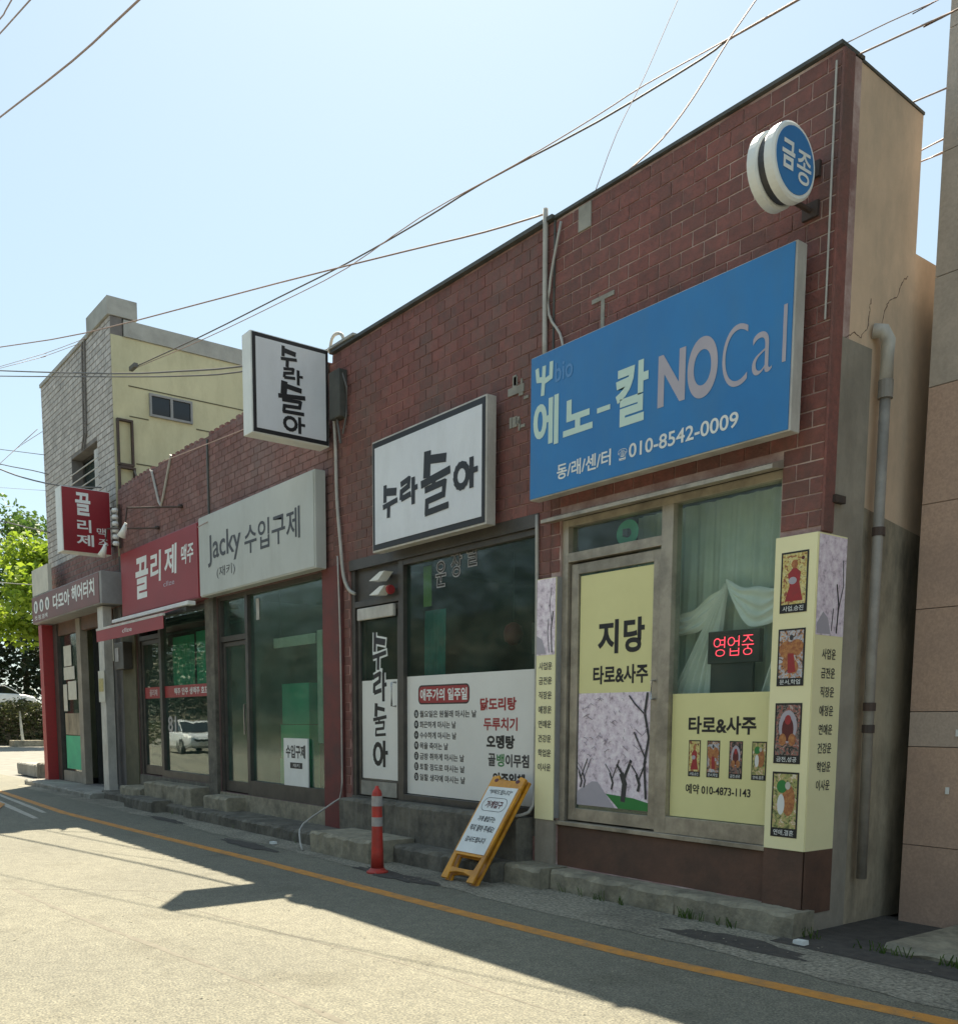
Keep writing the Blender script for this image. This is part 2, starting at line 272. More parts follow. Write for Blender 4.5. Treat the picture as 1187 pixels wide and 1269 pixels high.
# ------------------------------------------------------------------ mesh helpers
ORG = {}
class MB:
    def __init__(s): s.v = []; s.f = []
    def box(s, x0, x1, y0, y1, z0, z1):
        n = len(s.v)
        s.v += [(x0,y0,z0),(x1,y0,z0),(x1,y1,z0),(x0,y1,z0),(x0,y0,z1),(x1,y0,z1),(x1,y1,z1),(x0,y1,z1)]
        s.f += [tuple(n+i for i in q) for q in ((0,3,2,1),(4,5,6,7),(0,1,5,4),(1,2,6,5),(2,3,7,6),(3,0,4,7))]
        return s
    def quad(s, *p):
        n = len(s.v); s.v += [tuple(q) for q in p]; s.f.append(tuple(range(n, n+len(p)))); return s
    def prism(s, pts, fn, d0, d1):
        """pts 2-D outline; fn(a,b,d) -> xyz."""
        n = len(s.v); k = len(pts)
        s.v += [fn(a, b, d0) for a, b in pts] + [fn(a, b, d1) for a, b in pts]
        s.f.append(tuple(n+i for i in range(k))); s.f.append(tuple(n+k+i for i in reversed(range(k))))
        for i in range(k):
            j = (i+1) % k; s.f.append((n+i, n+k+i, n+k+j, n+j))
        return s
    def tube(s, path, r, n=8, cap=True):
        P = [Vector(p) for p in path]; rings = []
        up = Vector((0, 0, 1))
        for i, p in enumerate(P):
            t = (P[min(i+1, len(P)-1)] - P[max(i-1, 0)]).normalized()
            a = t.cross(up)
            if a.length < 0.05: a = t.cross(Vector((1, 0, 0)))
            a.normalize(); b = t.cross(a).normalized()
            rr = r[i] if isinstance(r, (list, tuple)) else r
            base = len(s.v); rings.append(base)
            for k in range(n):
                q = p + (a*math.cos(2*math.pi*k/n) + b*math.sin(2*math.pi*k/n))*rr; s.v.append(tuple(q))
        for i in range(len(P)-1):
            for k in range(n):
                k2 = (k+1) % n; s.f.append((rings[i]+k, rings[i]+k2, rings[i+1]+k2, rings[i+1]+k))
        if cap:
            s.f.append(tuple(rings[0]+k for k in reversed(range(n)))); s.f.append(tuple(rings[-1]+k for k in range(n)))
        return s
    def lathe(s, prof, c, axis='Z', n=24):
        """prof: [(r, h)] around an axis through c."""
        rings = []
        for r, h in prof:
            base = len(s.v); rings.append(base)
            for k in range(n):
                a = 2*math.pi*k/n; u, v = r*math.cos(a), r*math.sin(a)
                s.v.append((c[0]+u, c[1]+v, c[2]+h) if axis == 'Z' else (c[0]+h, c[1]+u, c[2]+v))
        for i in range(len(prof)-1):
            for k in range(n):
                k2 = (k+1) % n; s.f.append((rings[i]+k, rings[i]+k2, rings[i+1]+k2, rings[i+1]+k))
        s.f.append(tuple(rings[0]+k for k in reversed(range(n)))); s.f.append(tuple(rings[-1]+k for k in range(n)))
        return s
    def build(s, name, m, parent=None, smooth=False, bevel=0.0, kind=None, label=None):
        me = bpy.data.meshes.new(name); me.from_pydata(s.v, [], s.f); me.materials.append(m)
        if smooth:
            me.polygons.foreach_set('use_smooth', [True]*len(me.polygons))
        me.update()
        return link(name, me, parent, bevel, kind, label)
def link(name, me, parent=None, bevel=0.0, kind=None, label=None, at=None):
    o = bpy.data.objects.new(name, me); COL.objects.link(o)
    p = Vector(at) if at else Vector((0, 0, 0))
    if parent is not None:
        o.parent = parent; p = p - ORG.get(parent.name, Vector((0, 0, 0)))
    o.location = p
    ORG[o.name] = Vector(at) if at else Vector((0, 0, 0))
    if bevel > 0:
        b = o.modifiers.new('bevel', 'BEVEL'); b.width = bevel; b.segments = 2; b.limit_method = 'ANGLE'
    if kind: o['kind'] = kind
    if label: o['label'] = label
    return o
def thing(name, label, cat, loc, group=None, local=False):
    o = bpy.data.objects.new(name, None); COL.objects.link(o); o.location = loc; o.empty_display_size = 0.2
    ORG[o.name] = Vector((0, 0, 0)) if local else Vector(loc)
    o['label'] = label; o['category'] = cat
    if group: o['group'] = group
    return o
def pempty(name, parent, loc):
    o = bpy.data.objects.new(name, None); COL.objects.link(o); o.parent = parent; o.empty_display_size = .2
    o.location = Vector(loc)-ORG[parent.name]; ORG[o.name] = Vector(loc); return o
def tag(o, label, cat, group=None):
    o['label'] = label; o['category'] = cat
    if group: o['group'] = group
    return o
def B(name, m, parent, *b, bevel=0.0, **k):
    return MB().box(*b).build(name, m, parent, bevel=bevel, **k)

# planes for print: P(a, b, d) -> xyz, d = distance out of the face
def PY(y): return lambda a, b, d=0.0: (a, y - d, b)
def PX(x): return lambda a, b, d=0.0: (x + d, a, b)

GLY = {}
def glyph(s, bold, res):
    k = (s, bold, res)
    if k in GLY: return GLY[k]
    c = bpy.data.curves.new('t', 'FONT'); c.body = s; c.size = 1.0; c.resolution_u = res; c.offset = bold; c.fill_mode = 'FRONT'
    o = bpy.data.objects.new('t', c); COL.objects.link(o)
    dg = bpy.context.evaluated_depsgraph_get()
    me = bpy.data.meshes.new_from_object(o.evaluated_get(dg))
    V = [(v.co.x, v.co.y) for v in me.vertices]; F = [tuple(p.vertices) for p in me.polygons]
    bpy.data.objects.remove(o); bpy.data.curves.remove(c); bpy.data.meshes.remove(me)
    GLY[k] = (V, F); return GLY[k]
def text(s, rect, P, m, parent, bold=0.0, d=0.003, res=4, shear=0.0, name='lettering', label=None, mirror=False):
    V, F = glyph(s, bold, res)
    if not V: return None
    xs = [v[0] for v in V]; ys = [v[1] for v in V]
    x0, x1, y0, y1 = min(xs), max(xs), min(ys), max(ys)
    a0, a1, b0, b1 = rect
    vs = []
    for x, y in V:
        u = (x-x0)/(x1-x0); t = (y-y0)/(y1-y0)
        if mirror: u = 1-u
        vs.append(P(a0+(a1-a0)*u + shear*t, b0+(b1-b0)*t, d))
    me = bpy.data.meshes.new(name); me.from_pydata(vs, [], F); me.materials.append(m)
    return link(name, me, parent, label=label)
def flat(rect, P, m, parent, name='print', d=0.002, label=None):
    a0, a1, b0, b1 = rect
    mb = MB(); mb.quad(P(a0, b0, d), P(a1, b0, d), P(a1, b1, d), P(a0, b1, d)); return mb.build(name, m, parent, label=label)
def poly(pts, P, m, parent, name='print', d=0.002):
    mb = MB(); mb.quad(*[P(a, b, d) for a, b in pts]); return mb.build(name, m, parent)
def ell(ca, cb, ra, rb, P, m, parent, d=0.003, n=20, name='print'):
    return poly([(ca+ra*math.cos(2*math.pi*i/n), cb+rb*math.sin(2*math.pi*i/n)) for i in range(n)], P, m, parent, name, d)
def ring(pts_out, pts_in, P, m, parent, d, name='print'):
    mb = MB(); n = len(pts_out)
    for i in range(n):
        j = (i+1) % n; mb.quad(P(*pts_out[i], d), P(*pts_out[j], d), P(*pts_in[j], d), P(*pts_in[i], d))
    return mb.build(name, m, parent)
def strokes(lines, rect, P, m, parent, d=0.003, name='lettering', grow=0.0):
    """hand drawn letters: lines = [(width, [(u, v), ...])] in a unit cell."""
    a0, a1, b0, b1 = rect; W = a1-a0; Hh = b1-b0; mb = MB(); k = 0
    for wd, pts in lines:
        pts = [(a0+W*u, b0+Hh*v) for u, v in pts]; hw = wd*min(W, Hh)*0.5 + grow
        for i in range(len(pts)-1):
            (x0, y0), (x1, y1) = pts[i], pts[i+1]; dx, dy = x1-x0, y1-y0; l = math.hypot(dx, dy) or 1
            ex, ey = dx/l*(hw*0.35+grow*0.6), dy/l*(hw*0.35+grow*0.6)
            if i > 0: x0 -= ex*2; y0 -= ey*2
            nx, ny = -dy/l*hw, dx/l*hw; dd = d + 0.00012*k; k += 1
            mb.quad(P(x0-ex*0+nx, y0+ny, dd), P(x0-nx, y0-ny, dd), P(x1+ex-nx, y1+ey-ny, dd), P(x1+ex+nx, y1+ey+ny, dd))
    return mb.build(name, m, parent)
def circ(cx, cy, rx, ry, n=14): return [(cx+rx*math.cos(2*math.pi*i/n+1.5), cy+ry*math.sin(2*math.pi*i/n+1.5)) for i in range(n+1)]
G_SU = [(.2, [(.17, 1.), (.15, .5)]), (.26, [(.2, .78), (.92, .70)]), (.17, [(.0, .33), (1., .43)]), (.2, [(.42, .36), (.40, .0)])]
G_RA = [(.18, [(.05, .86), (.55, .97), (.52, .72), (.1, .60), (.08, .36)]), (.18, [(.08, .34), (.62, .42)]), (.2, [(.80, .98), (.80, .08)]), (.16, [(.82, .58), (1.02, .60)])]
G_SUL = [(.23, [(.24, 1.), (.21, .62)]), (.16, [(.26, .86), (.86, .80)]), (.14, [(.0, .50), (1., .59)]), (.12, [(.47, .53), (.46, .44)]),
         (.115, [(.14, .395), (.84, .43), (.80, .245), (.22, .21), (.20, .03), (.95, .06)])]
G_A = [(.2, circ(.36, .5, .30, .36)), (.2, [(.84, 1.), (.84, .05)]), (.16, [(.85, .55), (1.1, .56)])]
GSET = (G_SU, G_RA, G_SUL, G_A)

def frame_rect(mb, x0, x1, z0, z1, y0, y1, t, tb=None):
    tb = tb or t
    mb.box(x0, x0+t, y0, y1, z0, z1); mb.box(x1-t, x1, y0, y1, z0, z1)
    mb.box(x0+t, x1-t, y0+.001, y1-.001, z1-t, z1); mb.box(x0+t, x1-t, y0+.001, y1-.001, z0, z0+tb)

def wall_grid(mb, x0, x1, y0, y1, z0, z1, holes):
    """wall slab facing -Y cut round rectangular holes (a0,a1,b0,b1)"""
    xs = sorted({x0, x1} | {h[0] for h in holes} | {h[1] for h in holes}); xs = [x for x in xs if x0 <= x <= x1]
    for i in range(len(xs)-1):
        c = (xs[i]+xs[i+1])/2; hs = sorted([(h[2], h[3]) for h in holes if h[0] < c < h[1]]); z = z0
        for a, b in hs:
            if a > z: mb.box(xs[i], xs[i+1], y0, y1, z, a)
            z = max(z, b)
        if z < z1: mb.box(xs[i], xs[i+1], y0, y1, z, z1)

def brick_mesh(name, m, w, h, p=0.007, c=0.0035):
    x, z = w/2, h/2
    v = [(-x, 0, -z), (x, 0, -z), (x, 0, z), (-x, 0, z), (-x, -p+c*.5, -z), (x, -p+c*.5, -z), (x, -p+c*.5, z), (-x, -p+c*.5, z),
         (-x+c, -p, -z+c), (x-c, -p, -z+c), (x-c, -p, z-c), (-x+c, -p, z-c)]
    f = [(0,1,5,4),(1,2,6,5),(2,3,7,6),(3,0,4,7),(4,5,9,8),(5,6,10,9),(6,7,11,10),(7,4,8,11),(8,9,10,11)]
    return v, f
def lay_bricks(parent, m, x0, x1, z0, z1, y, holes, bw=0.222, bh=0.112, j=0.011, limit=300, hidden=(), top=None, seen_first=None):
    """running bond of real bricks; the nearest `limit` are objects of their own"""
    cells = []
    row = 0; z = z0
    while z < z1-0.02:
        zt = min(z+bh-j, z1-0.002); off = (row % 2)*bw/2; x = x0-off
        while x < x1-0.004:
            a, b = max(x, x0), min(x+bw-j, x1)
            if b-a > 0.03:
                segs = [(a, b)]
                for h in holes:
                    if zt > h[2]+.004 and z < h[3]-.004:
                        ns = []
                        for s0, s1 in segs:
                            if s1 <= h[0] or s0 >= h[1]: ns.append((s0, s1)); continue
                            if s0 < h[0]-.03: ns.append((s0, h[0]-.004))
                            if s1 > h[1]+.03: ns.append((h[1]+.004, s1))
                        segs = ns
                for s0, s1 in segs: cells.append((s0, s1, z, zt))
            x += bw
        z += bh; row += 1
    vis = []; hid = []
    for c in cells:
        cx, cz = (c[0]+c[1])/2, (c[2]+c[3])/2
        (hid if any(h[0] < cx < h[1] and h[2] < cz < h[3] for h in hidden) else vis).append(c)
    vis.sort(key=lambda c: -(c[0]+c[1]))
    rest = vis[limit:]+hid; cache = {}
    for c in vis[:limit]:
        wd, ht = round(c[1]-c[0], 3), round(c[3]-c[2], 3)
        key = (wd, ht)
        if key not in cache:
            v, f = brick_mesh('brick', m, wd, ht); me = bpy.data.meshes.new('brick'); me.from_pydata(v, [], f); me.materials.append(m); cache[key] = me
        o = link('brick', cache[key], parent, at=((c[0]+c[1])/2, y + random.uniform(-.0015, .0015), (c[2]+c[3])/2))
        o.rotation_euler = (random.uniform(-.006, .006), random.uniform(-.006, .006), random.uniform(-.008, .008))
    if rest:
        mb = MB()
        for c in rest:
            v, f = brick_mesh('b', m, c[1]-c[0], c[3]-c[2]); n = len(mb.v); cx, cz = (c[0]+c[1])/2, (c[2]+c[3])/2
            dy = random.uniform(-.0015, .0015)
            mb.v += [(p[0]+cx, p[1]+y+dy, p[2]+cz) for p in v]; mb.f += [tuple(n+i for i in q) for q in f]
        mb.build('brickwork', m, parent, kind='stuff')

# ------------------------------------------------------------------ ground
def struct(o): o['kind'] = 'structure'; return o
struct(MB().quad((-500, -400, -.03), (300, -400, -.03), (300, 500, -.03), (-500, 500, -.03)).build('ground', M_lot))
def strip(name, m, lo, hi, z, step=0.5):
    """ribbon between two polylines given as lists of (x, y)"""
    mb = MB(); n = len(lo)
    for i in range(n-1): mb.quad((lo[i][0], lo[i][1], z), (lo[i+1][0], lo[i+1][1], z), (hi[i+1][0], hi[i+1][1], z), (hi[i][0], hi[i][1], z))
    return mb.build(name, m)
struct(MB().quad((-70, -6.5, 0), (40, -6.5, 0), (40, 5.75, 0), (-70, 5.75, 0)).build('road', M_asphalt))
struct(MB().box(-70, 40, -9.0, -6.5, -.05, .12).build('pavement', M_concl))
# rough concrete gutter with a broken edge
def ragged(x0, x1, y, amp, step=0.18, seed=1):
    r = random.Random(seed); out = []; x = x0; k = 0
    while x < x1: out.append((x, y + amp*(r.random()-.5) + amp*.6*math.sin(x*1.9+seed))); x += step
    out.append((x1, y)); return out
lo = ragged(-24, 8, 5.02, 0.05, seed=3)
struct(strip('gutter', M_gutter, lo, [(x, 5.76) for x, y in lo], .003))
YL = [(-60, 4.2), (-30, 4.3), (-22.1, 4.33), (-16.4, 4.15), (-12.5, 4.27), (-9.8, 4.38), (-7.5, 4.43), (-5.7, 4.47), (-4.25, 4.53), (-3.4, 4.63), (-2.25, 4.78), (2, 5.0), (12, 5.2)]
def offs(line, d): return [(x, y+d) for x, y in line]
tag(strip('road_line', M_yline, offs(YL, -.07), offs(YL, .07), .002), 'long yellow painted line along the road edge', 'road marking')
tag(strip('road_line', M_wline, [(-30, 3.75), (-22, 3.85), (-18, 3.62), (-15.7, 3.52)], [(-30, 3.87), (-22, 3.97), (-18, 3.74), (-15.7, 3.60)], .002),
    'faded white line nearest the left frame edge, beside the yellow line', 'road marking', 'faded marks at the left end of the road')
tag(strip('road_line', M_wline, [(-30, 4.02), (-22, 4.12), (-17.5, 3.9), (-16.6, 3.86)], [(-30, 4.12), (-22, 4.2), (-17.5, 4.0), (-16.6, 3.93)], .002),
    'faded white line between the yellow line and its twin', 'road marking', 'faded marks at the left end of the road')
tag(MB().quad((-20.0, 3.75, .012), (-18.3, 3.3, .012), (-17.6, 3.42, .012), (-18.6, 3.72, .012)).build('road_patch', M_yline), 'worn orange patch painted on the road at far left', 'road marking')
def crack(pts, w0, label, name='road_crack'):
    lo = []; hi = []; r = random.Random(len(pts))
    P = []
    for i in range(len(pts)-1):
        for k in range(8):
            t = k/8; P.append((pts[i][0]*(1-t)+pts[i+1][0]*t + r.uniform(-.01, .01), pts[i][1]*(1-t)+pts[i+1][1]*t + r.uniform(-.009, .009)))
    P.append(pts[-1])
    for i, p in enumerate(P):
        q0 = P[max(i-1, 0)]; q1 = P[min(i+1, len(P)-1)]; dx, dy = q1[0]-q0[0], q1[1]-q0[1]; l = math.hypot(dx, dy) or 1
        ww = w0*r.uniform(.4, 1.2); nx, ny = -dy/l*ww/2, dx/l*ww/2
        lo.append((p[0]-nx, p[1]-ny)); hi.append((p[0]+nx, p[1]+ny))
    return tag(strip(name, M_crack, lo, hi, .001), label, 'road crack', 'cracks in the road')
crack([(-9.3, 1.78), (-8.8, 2.4), (-8.2, 3.05), (-7.73, 3.6)], .025, 'thin straight dark crack crossing towards the sign shadow')
crack([(-9.2, 1.88), (-8.0, 1.95), (-7.09, 2.04), (-6.1, 2.15), (-5.16, 2.25), (-4.16, 2.32), (-2.5, 2.4)], .05, 'long wandering dark seam along the near road')
crack([(-8.2, 2.7), (-6.4, 2.95), (-5.0, 3.2), (-3.6, 3.3)], .022, 'faint hairline seam beside the shadow of the hanging sign')
# tar patches by the steps
def blob(cx, cy, rx, ry, z, m, name, label, seed, kind=None):
    r = random.Random(seed); pts = []
    for i in range(26):
        a = 2*math.pi*i/26; k = 1+r.uniform(-.28, .2); pts.append((cx+rx*k*math.cos(a), cy+ry*k*math.sin(a), z))
    return tag(MB().quad(*pts).build(name, m), label, 'stain')
blob(-4.05, 5.38, .62, .15, .0055, M_patch, 'tar_patch', 'dark tar patch in the gutter below the stone step', 4)
blob(-7.9, 5.02, .75, .13, .0055, M_patch, 'tar_patch', 'dark tar patch between the orange post and the yellow board', 5)
blob(-10.9, 4.85, .75, .12, .0055, M_patch, 'tar_patch', 'dark damp patch in the gutter below the clothes shop', 6)
blob(-14.4, 5.1, .8, .1, .0055, M_patch, 'tar_patch', 'dark damp patch in the gutter below the red shop', 8)

# ------------------------------------------------------------------ building A (right)
FY = 6.0
A = thing('brick_building', 'one storey dark red brick shop with tall parapet, the one under the blue sign', 'building', (-5.3, 6.0, 0), 'row of brick shop buildings')
AX0, AX1 = -6.72, -3.95
hA = [(-6.60, -4.28, .18, 3.36)]
mb = MB(); wall_grid(mb, AX0, AX1, FY, FY+.22, .0, 5.88, hA); mb.build('wall', M_mortar, A)
hidA = [(-6.75, -4.15, 3.5, 4.65)]
lay_bricks(A, M_brick, AX0+.004, AX1-.004, .62, 5.86, FY, hA+[(-6.9, -6.58, .0, 2.8), (-4.28, -3.9, .0, 2.8)], hidden=hidA, limit=298)
# plaster side wall, stepped outline
MB().prism([(6.22, .0), (14, .0), (14, 4.9), (7.02, 4.9), (7.02, 5.83), (6.22, 5.87)], lambda a, b, d: (d, a, b), AX1-.2, AX1).build('side_wall', M_plaster, A)
MB().prism([(6.46, .0), (9, .0), (9, 2.7), (6.46, 3.05)], lambda a, b, d: (d, a, b), AX1, AX1+.006).build('lower_plaster', M_lowplaster, A)  # thin overlay, darker tone on the lower part of the side wall
B('wall', M_plaster, A, AX0, AX1-.2, 13.8, 14, 0, 4.9)
B('roof', M_concd, A, AX0, AX1-.2, 6.22, 13.8, 4.3, 4.45)
B('pier', M_pier, A, AX1+.001, AX1+.010, 6.10, 6.50, .0, 4.12, bevel=.004)
B('base_panel', M_brown, A, AX1+.011, AX1+.016, 5.96, 6.30, .14, .60)
B('corner_strip', M_brick, A, AX1+.001, AX1+.022, 5.985, 6.11, 2.82, 5.87, bevel=.004)
MB().tube([(AX1-.03, 5.975, 5.8), (AX1-.03, 5.975, 4.2)], .007, 6).build('joint_strip', M_cablew, A)
B('coping', M_dark, A, AX0, AX1+.008, 5.97, 6.24, 5.885, 5.91)
MB().prism([(6.22, 5.872), (7.025, 5.832), (7.025, 5.85), (6.22, 5.89)], lambda a, b, d: (d, a, b), AX1-.205, AX1+.008).build('coping', M_dark, A)
def wall_crack(pts):
    r = random.Random(3); q = []
    for i in range(len(pts)-1):
        for k in range(6):
            t = k/6; q.append((AX1+.0003, pts[i][0]*(1-t)+pts[i+1][0]*t+r.uniform(-.008, .008), pts[i][1]*(1-t)+pts[i+1][1]*t+r.uniform(-.006, .006)))
    return MB().tube(q, [r.uniform(.0015, .0045) for _ in q], 4).build('crack', M_brown, A)
wall_crack([(6.93, 4.72), (6.85, 4.66), (6.80, 4.55), (6.68, 4.48), (6.64, 4.40), (6.60, 4.28)])
wall_crack([(6.47, 4.45), (6.45, 4.36), (6.44, 4.25), (6.36, 4.17), (6.28, 4.18), (6.18, 4.13), (6.10, 4.10)])
# door front, sill, frame
B('base_panel', M_brown, A, -6.60, -4.28, 6.02, 6.2, .18, .56)
B('base_panel', M_brown, A, -4.28, -3.95, 5.955, 5.999, .17, .60)
B('base_panel', M_pier, A, -6.86, -6.60, 5.965, 5.999, .17, .60, label='pale stained panel under the left sticker')
B('sill', M_alu, A, -6.6, -4.28, 5.99, 6.2, .562, .60, bevel=.004)
B('lintel', M_aludk, A, -6.6, -4.28, 6.03, 6.2, 3.30, 3.36)
MB().prism([(6.0, 3.36), (5.86, 3.31), (5.86, 3.28), (6.0, 3.30)], lambda a, b, d: (d, a, b), -6.72, -4.27).build('canopy_ledge', M_alu, A)
W = pempty('shop_front', A, (-5.4, 6.1, .6))
mb = MB(); mb.box(-6.60, -6.52, 6.02, 6.13, .60, 3.30); mb.box(-4.30, -4.281, 6.02, 6.13, .60, 3.30); mb.box(-6.52, -4.30, 6.021, 6.129, 3.24, 3.30)
mb.box(-5.42, -5.30, 6.02, 6.13, .60, 3.24); mb.box(-6.52, -5.42, 6.022, 6.128, 2.93, 3.01); mb.box(-5.30, -4.30, 6.022, 6.128, .602, .74)
mb.build('frame', M_alu, W, bevel=.003)
mb = MB(); frame_rect(mb, -6.50, -5.43, .615, 2.91, 6.05, 6.10, .09, .11)
dA = mb.build('door', M_alu, A, bevel=.003)
B('pane', G, dA, -6.41, -5.52, 6.072, 6.078, .725, 2.82)
MB().tube([(-5.47, 6.045, 1.7), (-5.47, 6.0, 1.7), (-5.47, 6.0, 1.85), (-5.47, 6.045, 1.85)], .011, 8).build('handle', M_chrome, dA)
B('pane', GC, W, -6.52, -5.42, 6.075, 6.08, 3.01, 3.24)
B('pane', GC, W, -5.30, -4.30, 6.072, 6.078, .74, 3.24)
PA = PY(6.070)
flat((-6.40, -5.53, 1.765, 2.80), PA, M_film, W, 'film', .001)
flat((-6.40, -5.53, .76, 1.765), PA, M_blossom, W, 'film', .0012, label='printed cherry blossom lane film on the lower door')
flat((-5.295, -4.303, .745, 1.74), PA, M_film, W, 'film', .001)
text('지', (-6.17, -5.92, 2.10, 2.39), PA, M_black, W, bold=.035)
text('당', (-5.86, -5.62, 2.10, 2.39), PA, M_black, W, bold=.035)
text('타로&사주', (-6.22, -5.57, 1.84, 2.00), PA, M_black, W, bold=.03)
text('타로&사주', (-5.12, -4.47, 1.42, 1.56), PA, M_black, W, bold=.03)
text('예약 010-4873-1143', (-5.13, -4.50, .94, 1.02), PA, M_black, W, bold=.02)
# flat print of the lane photo: lane, grass, trunks
def lane(P, x0, x1, z0, z1, par):
    wd = x1-x0; h = z1-z0
    poly([(x0, z0), (x0+.55*wd, z0), (x0+.30*wd, z0+.22*h), (x0+.22*wd, z0+.22*h), (x0, z0+.12*h)], P, M_pink, par, 'print', .004)
    poly([(x0+.60*wd, z0), (x1, z0), (x1, z0+.07*h), (x0+.8*wd, z0+.10*h), (x0+.42*wd, z0+.12*h)], P, M_green, par, 'print', .004)
    tr = []
    for bx, wt in ((.66, .085), (.86, .045), (.50, .03), (.05, .03), (.10, .02)):
        tr.append((wt*.75, [(bx, .06+.1*(wt < .06)), (bx+.02, .22), (bx-.02, .30)])); tr.append((wt*.4, [(bx, .24), (bx+.05, .33), (bx+.10, .42)])); tr.append((wt*.32, [(bx-.01, .30), (bx-.09, .38)]))
    tr += [(.028, [(.97, .1), (.94, .4), (.99, .62), (.93, .82), (.96, .99)]), (.018, [(.95, .45), (.84, .60), (.80, .66)]), (.015, [(.95, .8), (.8, .9), (.72, .97)])]
    rr = random.Random(12); tw = []
    for _ in range(60):
        bx, bz = rr.uniform(.05, .97), rr.uniform(.30, .97); dx = rr.uniform(-.10, .10)
        tw.append((rr.uniform(.004, .008), [(bx, bz), (bx+dx*.5, bz+.02), (bx+dx, bz+rr.uniform(-.01, .05))]))
    strokes(tr, (x0, x1, z0, z1), P, M_dkgrey, par, .0045, 'print')
    strokes(tw, (x0, x1, z0, z1), P, M_twig, par, .0046, 'twig_print')['kind'] = 'stuff'
lane(PA, -6.40, -5.53, .76, 1.765, W)
def picture(name, cols, sc):
    m = bpy.data.materials.new(name); m.use_nodes = True; t = m.node_tree; N = t.nodes; L = t.links; b = N['Principled BSDF']; b.inputs['Roughness'].default_value = .4
    g = N.new('ShaderNodeNewGeometry'); n = N.new('ShaderNodeTexNoise'); n.inputs['Scale'].default_value = sc; n.inputs['Detail'].default_value = 4; n.inputs['Distortion'].default_value = 1.2
    L.new(g.outputs['Position'], n.inputs['Vector']); r = N.new('ShaderNodeValToRGB'); r.color_ramp.interpolation = 'CONSTANT'; e = r.color_ramp.elements
    e[0].position = 0; e[0].color = c4(cols[0]); e[1].position = .62; e[1].color = c4(cols[-1])
    for i, c in enumerate(cols[1:-1]): k = e.new(.40+.07*i); k.color = c4(c)
    L.new(n.outputs[0], r.inputs[0]); L.new(r.outputs[0], b.inputs['Base Color']); return m
CARDM = (picture('card_gold', ((.30, .10, .06), (.55, .40, .12), (.62, .52, .2), (.7, .62, .3), (.4, .35, .15)), 30),
         picture('card_sky', ((.10, .08, .08), (.50, .22, .08), (.35, .36, .42), (.55, .55, .58), (.6, .3, .1)), 28),
         picture('card_dusk', ((.02, .02, .02), (.08, .06, .06), (.2, .17, .15), (.35, .1, .08), (.45, .38, .34)), 32),
         picture('card_olive', ((.12, .13, .05), (.3, .32, .12), (.45, .42, .15), (.55, .38, .2), (.7, .66, .5)), 26))
def card(P, x0, x1, z0, z1, par, k, cap):
    a = x1-x0; h = z1-z0; ch = .14*h
    flat((x0, x1, z0, z1), P, M_black, par, 'card', .003)
    bgm = CARDM[k]
    flat((x0+.06*a, x1-.06*a, z0+ch, z1-.03*h), P, bgm, par, 'print', .0036)
    cx = (x0+x1)/2
    zz = lambda t: z0+ch+(h-ch)*t
    if k == 0:
        poly([(cx-.32*a, zz(.06)), (cx+.34*a, zz(.06)), (cx+.20*a, zz(.4)), (cx+.24*a, zz(.6)), (cx, zz(.72)), (cx-.24*a, zz(.58)), (cx-.16*a, zz(.36))], P, M_redprint, par, 'print', .004)
        ell(cx, zz(.76), .12*a, .07*h, P, M_orange, par, .0044); ell(cx-.05*a, zz(.45), .15*a, .06*h, P, M_pink, par, .0046)
        ell(cx+.3*a, zz(.86), .06*a, .03*h, P, M_maroon, par, .0044)
    elif k == 1:
        for dx, t, rx, ry in ((-.18, .58, .26, .15), (.2, .62, .24, .14), (-.1, .33, .2, .14), (.12, .22, .17, .12)): ell(cx+dx*a, zz(t), rx*a, ry*h, P, M_orange, par, .004+abs(dx)*.002)
        poly([(cx-.1*a, zz(.1)), (cx+.2*a, zz(.12)), (cx+.1*a, zz(.5)), (cx-.12*a, zz(.5))], P, M_redprint, par, 'print', .0047)
        ell(cx, zz(.82), .07*a, .05*h, P, M_dkgrey, par, .0047)
    elif k == 2:
        ell(cx, zz(.55), .34*a, .27*h, P, M_pink, par, .004); ell(cx, zz(.5), .22*a, .2*h, P, M_maroon, par, .0044)
        ell(cx-.18*a, zz(.3), .14*a, .1*h, P, M_orange, par, .0046); ell(cx+.18*a, zz(.3), .14*a, .1*h, P, M_orange, par, .0047)
        ell(cx, zz(.68), .12*a, .08*h, P, M_redprint, par, .0048)
    else:
        ell(cx+.14*a, zz(.5), .24*a, .24*h, P, M_orange, par, .004); ell(cx-.14*a, zz(.42), .14*a, .16*h, P, M_wprint, par, .0044)
        ell(cx-.12*a, zz(.74), .2*a, .1*h, P, M_green, par, .0046); ell(cx+.1*a, zz(.76), .1*a, .06*h, P, M_paper, par, .0047)
    text(cap, (x0+.12*a, x1-.12*a, z0+.025*h, z0+.115*h), P, M_wprint, par, bold=.01, d=.0052)
CAPS = ('사업,승진', '문서,학업', '금전,성공', '연애,결혼')
for k, (x0, x1) in enumerate(((-5.11, -4.99), (-4.925, -4.80), (-4.71, -4.585), (-4.50, -4.37))): card(PA, x0, x1, 1.08, 1.37, W, k, CAPS[k])
# round vent glimpsed behind the transom glass
v = thing('ventilation_fan', 'round green tinted fan behind the glass above the yellow door', 'fan', (-5.97, 6.25, 3.12))
mb = MB(); n = 28
for i in range(n):
    a0, a1 = 2*math.pi*i/n, 2*math.pi*(i+1)/n
    mb.quad(*[(-5.97+r*math.cos(a), 6.2, 3.13+r*.85*math.sin(a)) for r, a in ((.13, a0), (.13, a1), (.045, a1), (.045, a0))])
mb.build('shroud', M_gcurtain, v)
B('hub', M_black, v, -6.0, -5.94, 6.17, 6.22, 3.10, 3.16)
